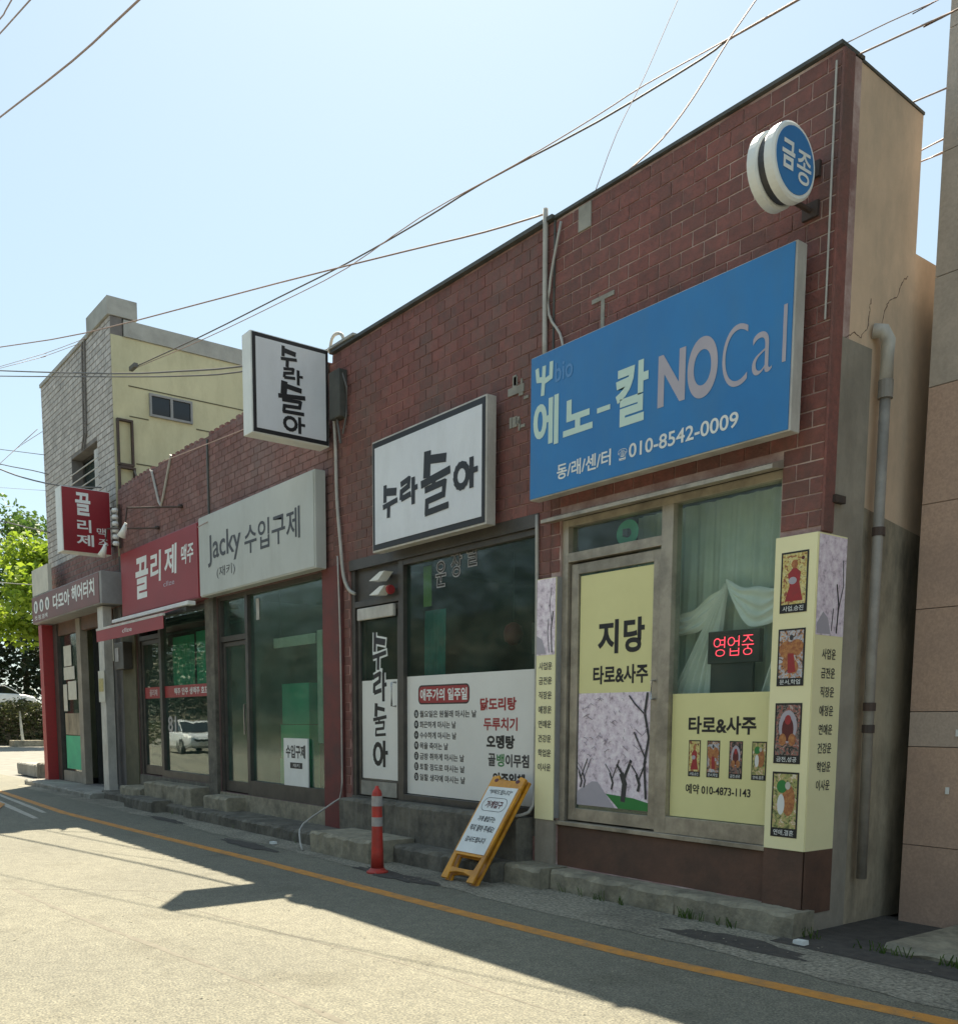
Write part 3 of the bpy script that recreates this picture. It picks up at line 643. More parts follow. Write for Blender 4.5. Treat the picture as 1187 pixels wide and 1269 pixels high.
# stickers on the pilasters: printed boards with real thickness
R = thing('sticker_board', 'yellow printed board with four picture cards wrapping the right corner pilaster', 'sign board', (-4.1, 5.95, .6))
B('board', M_film2, R, -4.275, -3.94, 5.945, 5.955, .60, 2.81)
B('board', M_film2, R, -3.944, -3.936, 5.955, 6.30, .60, 2.81)
PR = PY(5.945); PS = PX(-3.936)
for k, (z0, z1) in enumerate(((2.28, 2.70), (1.77, 2.17), (1.22, 1.65), (.69, 1.16))): card(PR, -4.22, -4.00, z0, z1, R, k, CAPS[k])
flat((5.96, 6.298, 2.12, 2.80), PS, M_blossom, R, 'print', .002)
poly([(5.97, 2.13), (6.14, 2.13), (6.10, 2.24), (6.04, 2.28), (5.97, 2.2)], PS, M_pink, R, 'print', .003)
strokes([(.05, [(.75, .0), (.8, .35), (.7, .6)]), (.03, [(.8, .3), (.95, .6), (.9, .9)]), (.03, [(.55, .02), (.6, .3)])], (5.97, 6.29, 2.14, 2.7), PS, M_dkgrey, R, .003, 'print')
LUCK = ['사업운', '금전운', '직장운', '애정운', '연애운', '건강운', '학업운', '이사운']
for i, s in enumerate(LUCK):
    z = 1.99 - i*.132
    text(s, (6.05, 6.22, z-.035, z+.04), PS, M_dkgrey, R, bold=.015)
Rl = thing('sticker_board', 'narrow yellow and lilac printed strip left of the yellow door', 'sign board', (-6.72, 5.95, .6))
B('board', M_film2, Rl, -6.86, -6.602, 5.955, 5.965, .60, 2.81)
PL = PY(5.955)
flat((-6.858, -6.604, 2.12, 2.805), PL, M_blossom, Rl, 'print', .002)
poly([(-6.858, 2.13), (-6.72, 2.13), (-6.78, 2.26), (-6.858, 2.3)], PL, M_pink, Rl, 'print', .003)
strokes([(.06, [(.85, .0), (.8, .35), (.9, .6)]), (.035, [(.7, .0), (.6, .3), (.65, .5)]), (.03, [(.85, .4), (.7, .7), (.8, .95)])], (-6.85, -6.61, 2.14, 2.75), PL, M_dkgrey, Rl, .003, 'print')
for i, s in enumerate(LUCK):
    z = 2.02 - i*.133
    text(s, (-6.82, -6.64, z-.035, z+.035), PL, M_dkgrey, Rl, bold=.015)
B('side_return', M_grey, Rl, -6.601, -6.592, 5.966, 6.019, .62, 2.81)
# room behind
def room(parent, x0, x1, y1, z0, z1, m=None, mf=None, y0=6.24):
    m = m or M_int; mf = mf or M_intd
    mb = MB(); mb.box(x0, x1, y1, y1+.1, z0, z1); mb.box(x0, x0+.05, y0, y1, z0, z1); mb.box(x1-.05, x1, y0, y1, z0, z1); mb.box(x0, x1, y0, y1+.1, z1, z1+.1)
    mb.build('room_wall', m, parent); MB().box(x0, x1, y0, y1, z0-.1, z0).build('room_floor', mf, parent)
room(A, -6.7, -4.16, 9.5, .6, 3.4)
# curtains
def curtain(name, m, parent, x0, x1, z0, z1, y, amp, waves, tilt=0.0, n=70, rows=10, seed=0, gather=0):
    r = random.Random(seed); ph = [r.uniform(0, 6) for _ in range(4)]
    mb = MB()
    for j in range(rows+1):
        t = j/rows; z = z1-(z1-z0)*t
        for i in range(n+1):
            u = i/n; x = x0+(x1-x0)*u + gather*math.sin(u*9+ph[2])*t*t
            yy = y + amp*(.4+.6*t)*(math.sin(u*waves*6.28+ph[0]+.7*math.sin(t*3+u*5)) + .5*math.sin(u*waves*13+ph[1]+t*2)) + tilt*t
            mb.v.append((x, yy, z))
    for j in range(rows):
        for i in range(n):
            a = j*(n+1)+i; mb.f.append((a, a+1, a+n+2, a+n+1))
    return mb.build(name, m, parent, smooth=True)
cu = thing('curtain', 'sheer pale green curtain gathered in folds behind the right window', 'curtain', (-4.8, 6.3, 1.7))
curtain('drape', M_curtain, cu, -6.0, -4.22, 1.2, 3.28, 6.36, .028, 11, seed=1, n=150)
def fan(name, xg, zg, xa, xb, zb, y, folds, seed, power=.75):
    r = random.Random(seed); mb = MB(); n, rows = 90, 22; ph = [r.uniform(0, 6) for _ in range(5)]
    for jj in range(rows+1):
        t = jj/rows
        for ii in range(n+1):
            u = ii/n; xe = xa+(xb-xa)*u; x = xg+(u-.5)*.05+(xe-xg)*t**power + .012*math.sin(t*7+ph[0]+u*4)
            mb.v.append((x, y + (.012+.022*t)*(math.sin(u*folds*6.28+ph[1]+1.6*math.sin(t*2.5+ph[2])) + .6*math.sin(u*folds*11+ph[3]+t*3)), zg-(zg-zb)*t + .03*math.sin(u*9+ph[4])*(1-t)*t))
    for jj in range(rows):
        for ii in range(n): a = jj*(n+1)+ii; mb.f.append((a, a+1, a+n+2, a+n+1))
    return mb.build(name, M_curtainw, cu, smooth=True)
fan('swag', -4.93, 2.60, -5.75, -5.10, 1.2, 6.25, 7, 2, .9)
fan('swag', -4.28, 2.55, -4.80, -4.24, 1.2, 6.25, 6, 3, 1.3)
def loop(x0, z0, x1, z1, d0, d1, y, seed):
    r = random.Random(seed); mb = MB(); n, rows = 40, 16; p = r.uniform(0, 6)
    for jj in range(rows+1):
        v = jj/rows
        for ii in range(n+1):
            u = ii/n; mb.v.append((x0+(x1-x0)*u, y + .018*math.sin(v*22+p+2*u)*math.sin(math.pi*u)**.5, z0+(z1-z0)*u - (d0+(d1-d0)*v)*math.sin(math.pi*u)**.8 - .02*v + .012*math.sin(u*14+v*5+p)))
    for jj in range(rows):
        for ii in range(n): a = jj*(n+1)+ii; mb.f.append((a, a+1, a+n+2, a+n+1))
    return mb.build('swag_loop', M_curtainw, cu, smooth=True)
loop(-4.93, 2.62, -4.28, 2.56, .06, .34, 6.235, 4); loop(-5.55, 2.35, -4.93, 2.60, .05, .22, 6.24, 5)
led = thing('led_sign', 'black open-for-business panel with glowing red letters inside the window', 'led sign', (-4.8, 6.2, 1.75))
B('case', M_black, led, -5.02, -4.53, 6.15, 6.20, 1.97, 2.22, bevel=.005)
B('stand', M_black, led, -5.0, -4.60, 6.17, 6.20, 1.62, 1.97)
for i, ch in enumerate('영업중'): text(ch, (-4.96+.135*i, -4.85+.135*i, 2.025, 2.175), PY(6.149), M_led, led, bold=-.018, d=.002)
# step in front
def slab(name, m, x0, x1, y0, y1, z0, z1, label, cat, group=None, bev=.015, seed=0):
    """worn concrete block: jittered grid box"""
    r = random.Random(seed+int(x0*10)); mb = MB(); nx = max(2, int((x1-x0)/.07))
    top = []; prof = [(y0, z0), (y0-.005, z1-.03), (y0+.025, z1), (y1, z1), (y1, z0)]
    for i in range(nx+1):
        x = x0+(x1-x0)*i/nx; row = []
        for k, (y, z) in enumerate(prof):
            j = .015 if k in (1, 2) else 0.003
            row.append((x, y+r.uniform(-j, j), z+r.uniform(-j, j)*.7))
        top.append(row)
    for row in top: mb.v += row
    n = len(prof)
    for i in range(nx):
        for k in range(n):
            k2 = (k+1) % n; mb.f.append((i*n+k, i*n+k2, (i+1)*n+k2, (i+1)*n+k))
    mb.f.append(tuple(range(n))); mb.f.append(tuple(nx*n+k for k in reversed(range(n))))
    return tag(mb.build(name, m), label, cat, group)
slab('concrete_step', M_conc, -4.95, -3.88, 5.77, 6.02, 0, .18, 'right half of the low stone step under the yellow films, chipped corner', 'step')
slab('concrete_step', M_conc, -6.42, -4.965, 5.77, 6.02, 0, .175, 'left half of the low stone step under the yellow door', 'step', seed=3)
slab('concrete_step', M_conc, -6.95, -6.44, 5.66, 5.999, 0, .185, 'cracked stub of kerb stone under the narrow lilac strip', 'step', seed=4)

# downpipe on the plaster side
dp = thing('drain_pipe', 'grey plastic drain pipe on the plaster side wall', 'pipe', (-3.88, 6.56, .3))
MB().tube([(-3.86, 6.56, 4.1), (-3.86, 6.56, 2.0), (-3.86, 6.58, .36)], .037, 14).build('pipe', M_pipe, dp, smooth=True)
MB().tube([(-3.94, 6.5, 4.24), (-3.88, 6.53, 4.23), (-3.86, 6.56, 4.17), (-3.86, 6.56, 3.88)], .05, 14).build('elbow', M_whitetrim, dp, smooth=True)
MB().tube([(-3.86, 6.56, 3.90), (-3.86, 6.56, 3.78)], .052, 14).build('collar', M_pipe, dp)
for z in (2.9, 1.66, 1.5): MB().tube([(-3.86, 6.565, z), (-3.86, 6.565, z-.06)], .045, 12).build('bracket', M_iron, dp)
MB().box(-3.94, -3.90, 6.08, 6.2, 3.02, 3.07).build('bracket', M_iron, dp)
# blue sign
bs = thing('shop_sign', 'wide blue lightbox sign with white Korean lettering and phone number', 'sign', (-5.4, 5.8, 3.48))
B('case', M_whitetrim, bs, -6.80, -4.095, 5.80, 5.91, 3.48, 4.70, bevel=.006)
for x, z in ((-6.4, 4.4), (-6.4, 3.6), (-4.5, 4.4), (-4.5, 3.6)): B('bracket', M_iron, bs, x, x+.04, 5.91, 5.994, z, z+.04)
B('face', M_blue, bs, -6.79, -4.11, 5.792, 5.80, 3.49, 4.69)
P = PY(5.792)
strokes([(.22, [(.05, .95), (.12, .55), (.45, .5)]), (.22, [(.5, .95), (.47, .45), (.42, .0)]), (.22, [(.95, 1.), (.93, .5), (.5, .42)])], (-6.72, -6.51, 4.35, 4.60), P, M_mint, bs)
text('bio', (-6.47, -6.25, 4.41, 4.57), P, M_lblue, bs, bold=.01)
text('에', (-6.75, -6.42, 3.90, 4.31), P, M_mint, bs, bold=.032)
text('노', (-6.36, -6.00, 3.93, 4.22), P, M_mint, bs, bold=.035)
text('-', (-5.95, -5.80, 4.03, 4.07), P, M_mint, bs, bold=.01)
text('칼', (-5.74, -5.39, 3.86, 4.32), P, M_mint, bs, bold=.032)
text('N', (-5.29, -5.02, 3.91, 4.29), P, M_pink, bs, bold=.035, res=8)
text('O', (-5.00, -4.72, 3.88, 4.31), P, M_pink, bs, bold=.035, res=10)
text('C', (-4.68, -4.46, 3.88, 4.30), P, M_pink, bs, bold=-.015, res=10)
text('a', (-4.42, -4.25, 3.91, 4.19), P, M_pink, bs, bold=-.012, res=10)
flat((-4.175, -4.145, 3.94, 4.31), P, M_pink, bs, 'lettering', .003)
text('동/래/센/터', (-6.43, -5.78, 3.59, 3.72), P, M_wprint, bs, bold=.02)
text('☎', (-5.70, -5.60, 3.60, 3.69), P, M_wprint, bs, bold=.0)
text('010-8542-0009', (-5.58, -4.52, 3.60, 3.71), P, M_wprint, bs, bold=.015)
# round projecting sign
rs = thing('round_sign', 'double round blue and white lollipop sign high on the brick parapet', 'sign', (-4.1, 5.57, 5.07))
MB().lathe([(.217, 0), (.232, .012), (.232, .068), (.217, .08)], (-4.08, 5.60, 5.075), 'X', 40).build('drum', M_wprint, rs)
MB().lathe([(.217, 0), (.232, .012), (.232, .068), (.217, .08)], (-4.21, 5.60, 5.075), 'X', 40).build('drum', M_wprint, rs)
MB().lathe([(.208, 0), (.208, .05)], (-4.13, 5.60, 5.075), 'X', 40).build('core', M_dkgrey, rs)
MB().lathe([(.198, 0), (.198, .004)], (-4.0, 5.60, 5.075), 'X', 40).build('face', M_blue, rs)
Pd = PX(-3.996)
text('금', (5.455, 5.59, 5.0, 5.17), Pd, M_wprint, rs, bold=.035); text('종', (5.612, 5.768, 4.955, 5.152), Pd, M_wprint, rs, bold=.01)
for z in (5.19, 4.94): MB().tube([(-4.13, 5.76, z), (-4.13, 6.0, z)], .018, 8).box(-4.19, -4.07, 5.965, 5.99, z-.05, z+.05).build('bracket', M_iron, rs)
# smeared cement on the parapet
B('cement_patch', M_concl, A, -6.42, -6.27, 5.982, 5.999, 5.66, 5.86)
B('cement_patch', M_concl, A, -6.24, -5.98, 5.985, 5.999, 5.02, 5.055); B('cement_patch', M_concl, A, -6.13, -6.09, 5.984, 5.998, 4.72, 5.02)

# ------------------------------------------------------------------ building B (middle)
Bb = thing('brick_building', 'middle brick shop with sooty parapet behind the square white sign', 'building', (-8.7, 6.0, 0), 'row of brick shop buildings')
BX0, BX1 = -10.72, -6.725
hB = [(-10.36, -6.90, .42, 3.36)]
mb = MB(); wall_grid(mb, BX0, BX1, FY, FY+.22, 0, 5.88, hB); mb.build('wall', M_mortarB, Bb)
lay_bricks(Bb, M_brickB, BX0+.004, BX1-.004, .62, 5.86, FY, hB, hidden=[(-9.4, -7.5, 3.45, 4.5)], limit=298)
B('coping', M_dark, Bb, BX0, BX1, 5.95, 6.26, 5.885, 5.92)
B('coping', M_coping, Bb, BX0, BX0+.6, 5.93, 6.2, 5.921, 5.95)
B('roof', M_concd, Bb, BX0, BX1, 6.22, 13.8, 4.3, 4.45); B('wall', M_plaster, Bb, BX0, BX1, 13.8, 14, 0, 4.9)
B('lintel', M_aludk, Bb, -10.36, -6.9, 5.99, 6.2, 3.30, 3.42)
B('base_wall', M_concd, Bb, -10.36, -6.9, 6.003, 6.19, .42, .60)
B('seam', M_dark, Bb, -6.735, -6.715, 5.985, 5.9995, 4.7, 5.88)
W = pempty('shop_front', Bb, (-8.6, 6.1, .6))
mb = MB()
for x0, x1 in ((-10.36, -10.28), (-9.32, -9.22), (-6.96, -6.9)): mb.box(x0, x1, 6.02, 6.13, .60, 3.30)
mb.box(-10.28, -9.32, 6.021, 6.129, 2.86, 2.93); mb.box(-9.22, -6.96, 6.021, 6.129, .601, .68); mb.box(-9.22, -6.96, 6.022, 6.128, 3.24, 3.299)
mb.build('frame', M_aludk, W, bevel=.003)
B('panel', M_aludk, W, -10.28, -9.32, 6.06, 6.09, 2.93, 3.30, label='dark panel above the door')
mb = MB(); frame_rect(mb, -10.27, -9.33, .61, 2.85, 6.05, 6.10, .06, .2); dB = mb.build('door', M_aludk, Bb, bevel=.003)
B('pane', GD, dB, -10.21, -9.39, 6.072, 6.078, .81, 2.79)
B('kick_plate', M_concl, dB, -10.2, -9.4, 6.04, 6.049, .62, .79)
MB().tube([(-9.42, 6.05, 1.95), (-9.42, 5.99, 1.95), (-9.42, 5.99, 1.68), (-9.42, 6.05, 1.68)], .012, 8).build('handle', M_chrome, dB, smooth=True)
B('pane', GD, W, -9.22, -6.96, 6.072, 6.078, .68, 3.24)
PB = PY(6.070)
flat((-10.205, -9.395, .82, 1.99), PB, M_wfilm, W, 'film', .001)
flat((-9.215, -6.965, .69, 2.01), PB, M_wfilm, W, 'film', .001)
B('blind', M_whitetrim, W, -10.2, -9.4, 6.00, 6.045, 2.70, 2.84, bevel=.01)
for k, (g, z0, z1) in enumerate(zip(GSET, (2.12, 1.72, 1.33, .96), (2.55, 2.08, 1.72, 1.28))):
    r = (-9.95, -9.66, z0, z1)
    strokes(g, r, PB, M_wprint, W, .0015, 'lettering', grow=.022); strokes(g, r, PB, M_black, W, .0032)
for i, ch in enumerate('운장발'):
    z = 2.96+.075*i; r = (-8.66+.28*i, -8.46+.28*i, z-.03, z+.25)
    text(ch, r, PB, M_reflect, W, bold=.03, d=.0015); text(ch, (r[0]+.012, r[1]-.012, r[2]+.012, r[3]-.012), PB, M_intd, W, bold=.0, d=.002)
# printed menu
def rrect(x0, x1, z0, z1, r, n=5):
    pts = []
    for cx, cz, a0 in ((x1-r, z1-r, 0), (x0+r, z1-r, 90), (x0+r, z0+r, 180), (x1-r, z0+r, 270)):
        for i in range(n+1): a = math.radians(a0+90*i/n); pts.append((cx+r*math.cos(a), cz+r*math.sin(a)))
    return pts
poly(rrect(-8.99, -8.04, 1.695, 1.905, .06), PB, M_black, W, 'print', .0016); poly(rrect(-8.975, -8.055, 1.71, 1.89, .05), PB, M_redprint, W, 'print', .0024)
text('애주가의 일주일', (-8.95, -8.08, 1.735, 1.865), PB, M_wprint, W, bold=.03, d=.0032)
rows = [('월', '월요일은 원월래 마시는 날', -7.92), ('화', '화끈하게 마시는 날', -8.28), ('수', '수수하게 마시는 날', -8.27), ('목', '목을 축이는 날', -8.42), ('금', '금방 취하게 마시는 날', -8.13), ('토', '토할 정도로 마시는 날', -8.12), ('일', '일할 생각에 마시는 날', -8.11)]
for i, (c, s, xe) in enumerate(rows):
    z = 1.59 - i*.117
    ell(-9.03, z, .045, .047, PB, M_black, W, .0016, 18); text(c, (-9.055, -9.005, z-.025, z+.025), PB, M_wprint, W, d=.0026)
    text(s, (-8.96, xe, z-.038, z+.038), PB, M_dkgrey, W, bold=.02)
text('닭도리탕', (-7.86, -7.28, 1.62, 1.75), PB, M_redprint, W, bold=.04)
text('두루치기', (-7.80, -7.26, 1.42, 1.55), PB, M_redprint, W, bold=.03)
text('오뎅탕', (-7.75, -7.30, 1.24, 1.375), PB, M_black, W, bold=.045)
text('골', (-7.72, -7.60, 1.06, 1.19), PB, M_dkgrey, W, bold=.03); text('뱅', (-7.58, -7.46, 1.06, 1.19), PB, M_green, W, bold=.02); text('이무침', (-7.44, -7.08, 1.06, 1.19), PB, M_dkgrey, W, bold=.035)
text('안주일체', (-7.64, -7.14, .87, 1.0), PB, M_black, W, bold=.04)
room(Bb, -10.5, -6.9, 9.5, .6, 3.4, M_intd)
# things glimpsed inside
o = thing('hanging_cloth', 'teal patterned cloth hanging inside at the left edge of the middle window', 'cloth', (-9.0, 6.3, 2)); curtain('cloth', M_teal, o, -9.18, -8.78, 1.9, 2.75, 6.3, .02, 2, seed=5)
o = thing('wall_menu', 'pale paper menu sheets on the wall inside the middle shop', 'menu', (-8.2, 7.4, 2)); 
for k in range(3): B('sheet', M_paper, o, -8.6+.3*k, -8.38+.3*k, 7.4, 7.42, 2.3, 2.65-.1*(k % 2))
o = thing('red_lantern', 'small red lantern hanging inside the middle shop', 'lantern', (-8.1, 6.7, 2.4))
MB().lathe([(.03, -.12), (.09, -.08), (.11, 0), (.09, .08), (.03, .12)], (-8.1, 6.7, 2.45), 'Z', 14).build('shade', M_redprint, o, smooth=True); MB().tube([(-8.1, 6.7, 2.57), (-8.1, 6.7, 3.3)], .005, 5).build('cord', M_cable, o)
o = thing('green_banner', 'narrow light green strip hanging at the top left of the middle window', 'banner', (-8.95, 6.2, 3)); B('strip', M_lgreen, o, -9.08, -8.93, 6.2, 6.21, 2.78, 3.22)
for k in range(2):
    z = 3.17-.16*k
    o = thing('ceiling_spotlight', ('upper' if k == 0 else 'lower')+' tilted white lamp head on the panel above the white door', 'lamp', (-9.6, 6.0, z))
    MB().prism([(-9.75, z-.06), (-9.52, z+.02), (-9.42, z+.02), (-9.56, z-.07)], lambda a, b, d: (a, d, b), 5.9, 6.02).build('head', M_wprint, o)
    B('mount', M_aludk, o, -9.58, -9.54, 6.0, 6.059, z-.02, z+.02)
o = thing('alarm_bell', 'small red round bell beside the lamp heads above the white door', 'bell', (-9.4, 6.0, 2.98))
MB().lathe([(.055, 0), (.05, .03)], (-9.43, 5.98, 2.99), 'X', 16).build('dome', M_redprint, o)
# plinths and steps of B
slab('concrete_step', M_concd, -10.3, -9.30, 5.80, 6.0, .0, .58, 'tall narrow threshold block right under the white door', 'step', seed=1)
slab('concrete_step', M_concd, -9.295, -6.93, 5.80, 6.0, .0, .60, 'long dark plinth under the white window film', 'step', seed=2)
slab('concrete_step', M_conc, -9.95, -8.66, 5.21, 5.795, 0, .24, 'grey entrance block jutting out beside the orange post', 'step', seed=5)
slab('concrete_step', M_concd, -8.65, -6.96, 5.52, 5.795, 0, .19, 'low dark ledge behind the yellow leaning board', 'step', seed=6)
# white square sign
ws = thing('shop_sign', 'square white lightbox sign with bold brush lettering and black border, flat on the wall', 'sign', (-8.4, 5.8, 3.4))
B('case', M_whitetrim, ws, -9.50, -7.435, 5.80, 5.915, 3.38, 4.57, bevel=.006)
for x, z in ((-9.2, 4.3), (-9.2, 3.6), (-7.8, 4.3), (-7.8, 3.6)): B('bracket', M_iron, ws, x, x+.04, 5.915, 5.994, z, z+.04)
B('border', M_black, ws, -9.48, -7.455, 5.795, 5.80, 3.40, 4.55); B('face', M_white, ws, -9.43, -7.50, 5.790, 5.795, 3.46, 4.49)
P = PY(5.79)
for g, r in zip(GSET, ((-9.26, -8.98, 3.72, 4.06), (-8.92, -8.60, 3.76, 4.05), (-8.52, -8.02, 3.62, 4.25), (-7.94, -7.60, 3.75, 4.04))): strokes(g, r, P, M_black, ws, grow=.004)
# pale paint blotches beside the sign
mb = MB(); r = random.Random(5)
for k in range(10):
    x = -7.33+.22*r.random(); z = 4.15+.5*r.random(); mb.box(x, x+.02+.05*r.random(), 5.984, 5.9995, z, z+.015+.09*r.random())
mb.box(-7.35, -7.12, 5.983, 5.999, 4.55, 4.62); mb.build('cement_patch', M_concl, Bb)
# hanging white sign
hs = thing('projecting_sign', 'square white lightbox with vertical brush lettering projecting over the street', 'sign', (-10.8, 5.4, 4.8), 'projecting signs')
B('case', M_wprint, hs, -10.93, -10.70, 4.93, 5.93, 4.80, 5.92, bevel=.008)
B('border', M_black, hs, -10.70, -10.692, 4.95, 5.92, 4.815, 5.905); B('face', M_white, hs, -10.692, -10.687, 4.99, 5.885, 4.86, 5.86)
P = PX(-10.687)
for g, r in zip(GSET, ((5.30, 5.50, 5.61, 5.83), (5.32, 5.57, 5.42, 5.60), (5.26, 5.60, 5.09, 5.44), (5.32, 5.57, 4.88, 5.07))): strokes(g, r, P, M_black, hs, grow=.001)
for z in (5.7, 4.95): B('bracket', M_iron, hs, -10.85, -10.78, 5.93, 6.0, z, z+.1)

# ------------------------------------------------------------------ building C (left brick, two shops)
Cb = thing('brick_building', 'long low left brick building with faded parapet over the red and cream signs', 'building', (-14.7, 6.0, 0), 'row of brick shop buildings')
CX0, CX1 = -18.95, -10.725
hC = [(-14.42, -10.98, .40, 3.38), (-18.2, -14.75, .5, 3.35)]
mb = MB(); wall_grid(mb, CX0, CX1, FY, FY+.22, 0, 5.80, hC); mb.build('wall', M_mortarC, Cb)
lay_bricks(Cb, M_brickC, CX0+.004, CX1-.004, 3.40, 5.78, FY, hC, bw=.222, bh=.10, j=.012, hidden=[(-18.2, -11.0, 3.45, 4.45)], limit=298)
mb = MB(); x = CX0
while x < CX1-.2:
    if random.random() < .8: mb.box(x, x+.10, 6.0, 6.1, 5.80, 5.84+random.uniform(0, .02))
    x += .2
mb.build('brick_crest', M_brickC, Cb, kind='stuff')
B('roof', M_concd, Cb, CX0, CX1, 6.22, 13.8, 4.3, 4.45); B('wall', M_plaster, Cb, CX0, CX1, 13.8, 14, 0, 4.9)
B('pillar', M_redpaint, Cb, -10.98, -10.50, 5.96, 5.999, .05, 3.40)
B('pillar', M_concd, Cb, -14.75, -14.42, 5.94, 5.999, .05, 3.40)
B('pillar', M_olive, Cb, -18.95, -18.2, 5.97, 5.999, .05, 3.25)
B('seam', M_dark, Cb, -14.60, -14.56, 5.97, 5.9995, 4.5, 5.75)
B('base_wall', M_conc, Cb, -14.42, -10.98, 5.985, 6.19, 0, .398)
B('base_wall', M_concd, Cb, -18.2, -14.75, 5.985, 6.19, 0, .498)
room(Cb, -14.5, -10.8, 8.6, .4, 3.4); room(Cb, -18.3, -14.56, 8.6, .5, 3.4, M_intd)
W = pempty('shop_front', Cb, (-12.7, 6.1, .4))
mb = MB()
for x0, x1 in ((-14.42, -14.33), (-13.45, -13.36), (-11.04, -10.98)): mb.box(x0, x1, 6.02, 6.13, .40, 3.38)
mb.box(-14.33, -13.45, 6.021, 6.129, 2.70, 2.78); mb.box(-13.36, -11.04, 6.021, 6.129, .401, .62); mb.box(-14.33, -11.04, 6.022, 6.128, 3.32, 3.379)
mb.build('frame', M_aludk, W)
mb = MB(); frame_rect(mb, -14.32, -13.46, .42, 2.69, 6.05, 6.10, .06, .16); d_ = mb.build('door', M_aludk, Cb); B('pane', G, d_, -14.26, -13.52, 6.072, 6.078, .58, 2.63)
B('pane', G, W, -14.33, -13.45, 6.072, 6.078, 2.78, 3.32)
B('pane', G, W, -13.36, -11.04, 6.072, 6.078, .62, 3.32)
B('pull_handle', M_chrome, W, -13.56, -13.54, 6.02, 6.04, 1.3, 1.75)
B('tape', M_whitetrim, W, -13.15, -13.05, 6.066, 6.07, 2.95, 3.25)
bd = thing('notice_board', 'small white notice with a black band standing in the clothes shop window', 'notice', (-11.9, 6.05, .63))
B('board', M_wprint, bd, -12.27, -11.56, 6.03, 6.05, .62, 1.27)
text('수입구제', (-12.2, -11.63, 1.0, 1.18), PY(6.03), M_dkgrey, bd, bold=.03); flat((-12.08, -11.72, .86, .94), PY(6.03), M_black, bd, 'print', .002)
text('재키', (-12.0, -11.8, .875, .925), PY(6.03), M_wprint, bd, d=.003)
# shop contents
o = thing('storage_cabinet', 'pair of bright green cabinets stacked inside the clothes shop window', 'cabinet', (-12.9, 6.6, .4))
B('cabinet', M_gbox, o, -13.25, -12.35, 6.45, 6.85, .5, .95); B('cabinet', M_gbox, o, -13.25, -12.35, 6.47, 6.85, .96, 1.45); B('cabinet', M_gcurtain, o, -13.25, -12.4, 6.5, 6.85, 1.46, 2.05)
o = thing('header_board', 'pale board hanging across the inside of the clothes shop window', 'board', (-12.8, 6.5, 2.6)); B('board', M_paper, o, -13.4, -12.1, 6.45, 6.47, 2.58, 2.72)
B('cord', M_cable, o, -13.2, -13.19, 6.455, 6.465, 2.72, 3.4)
o = thing('wooden_post', 'brown post standing inside the clothes shop', 'post', (-11.95, 6.5, .4)); B('post', M_paper, o, -12.05, -11.9, 6.45, 6.55, 1.2, 2.75); B('post', M_brown, o, -12.03, -11.92, 6.46, 6.54, .4, 1.2)
o = thing('storage_bin', 'yellow green bin beside the cabinets in the clothes shop', 'bin', (-12.1, 6.5, .4)); B('bin', M_lgreen, o, -12.3, -11.75, 6.6, 6.9, .5, 1.35)
garm = [M_lgreen, M_teal, M_gcurtain, M_redpaint, M_teal, M_lgreen, M_dkgrey, M_gbox]
o = thing('clothes_rack', 'metal rack rail inside the clothes shop window', 'rack', (-11.4, 6.7, .4)); MB().tube([(-11.9, 6.65, 2.3), (-11.0, 6.65, 2.3)], .015, 6).build('rail', M_chrome, o); MB().tube([(-11.9, 6.65, .4), (-11.9, 6.65, 2.3)], .015, 6).build('leg', M_chrome, o); MB().tube([(-11.0, 6.65, .4), (-11.0, 6.65, 2.3)], .015, 6).build('leg', M_chrome, o)
for k in range(8):
    x = -11.85+.11*k; zb = (1.0, .8, 1.2, .75, 1.05, .9, 1.1, .8)[k]
    q = curtain('garment', garm[k], None, x, x+.13, zb, 2.28, 6.6+.02*k, .018, 1, seed=20+k, n=10, rows=4)
    tag(q, ('lime green', 'teal', 'deep green', 'dark red', 'second teal', 'yellow green', 'charcoal', 'bright green')[k]+' garment hanging on the rack in the clothes shop', 'garment', 'garments on the rack')
js = thing('shop_sign', 'long cream shop sign with black lettering between the red sign and the white projecting sign', 'sign', (-12.7, 5.8, 3.4))
B('case', M_cream, js, -14.54, -10.835, 5.80, 5.95, 3.38, 4.56, bevel=.01); B('face', M_cream, js, -14.53, -10.86, 5.79, 5.80, 3.40, 4.54)
P = PY(5.79)
text('Jacky', (-14.19, -13.0, 3.78, 4.24), P, M_dkgrey, js, bold=.012); text('수입구제', (-12.88, -11.22, 3.80, 4.19), P, M_dkgrey, js, bold=.012); text('(재키)', (-13.87, -13.22, 3.58, 3.75), P, M_dkgrey, js)
# red shop front
W = pempty('shop_front', Cb, (-16.5, 6.1, .5))
mb = MB()
for x0, x1 in ((-18.2, -18.08), (-17.10, -16.98), (-14.83, -14.75)): mb.box(x0, x1, 6.02, 6.13, .5, 3.35)
mb.box(-18.08, -17.1, 6.021, 6.129, 2.95, 3.03); mb.box(-16.98, -14.83, 6.021, 6.129, .501, .62); mb.box(-18.08, -14.83, 6.022, 6.128, 3.29, 3.349)
mb.build('frame', M_aludk, W)
mb = MB(); frame_rect(mb, -18.07, -17.11, .52, 2.94, 6.05, 6.10, .07, .16); d_ = mb.build('door', M_aludk, Cb); B('pane', GP, d_, -18.0, -17.18, 6.072, 6.078, .68, 2.87)
B('pane', GP, W, -16.98, -14.83, 6.072, 6.078, .62, 3.29)
B('film', M_redprint, W, -18.0, -17.18, 6.066, 6.07, 1.90, 2.10); B('film', M_redprint, W, -16.97, -14.84, 6.066, 6.07, 1.90, 2.10)
P = PY(6.066)
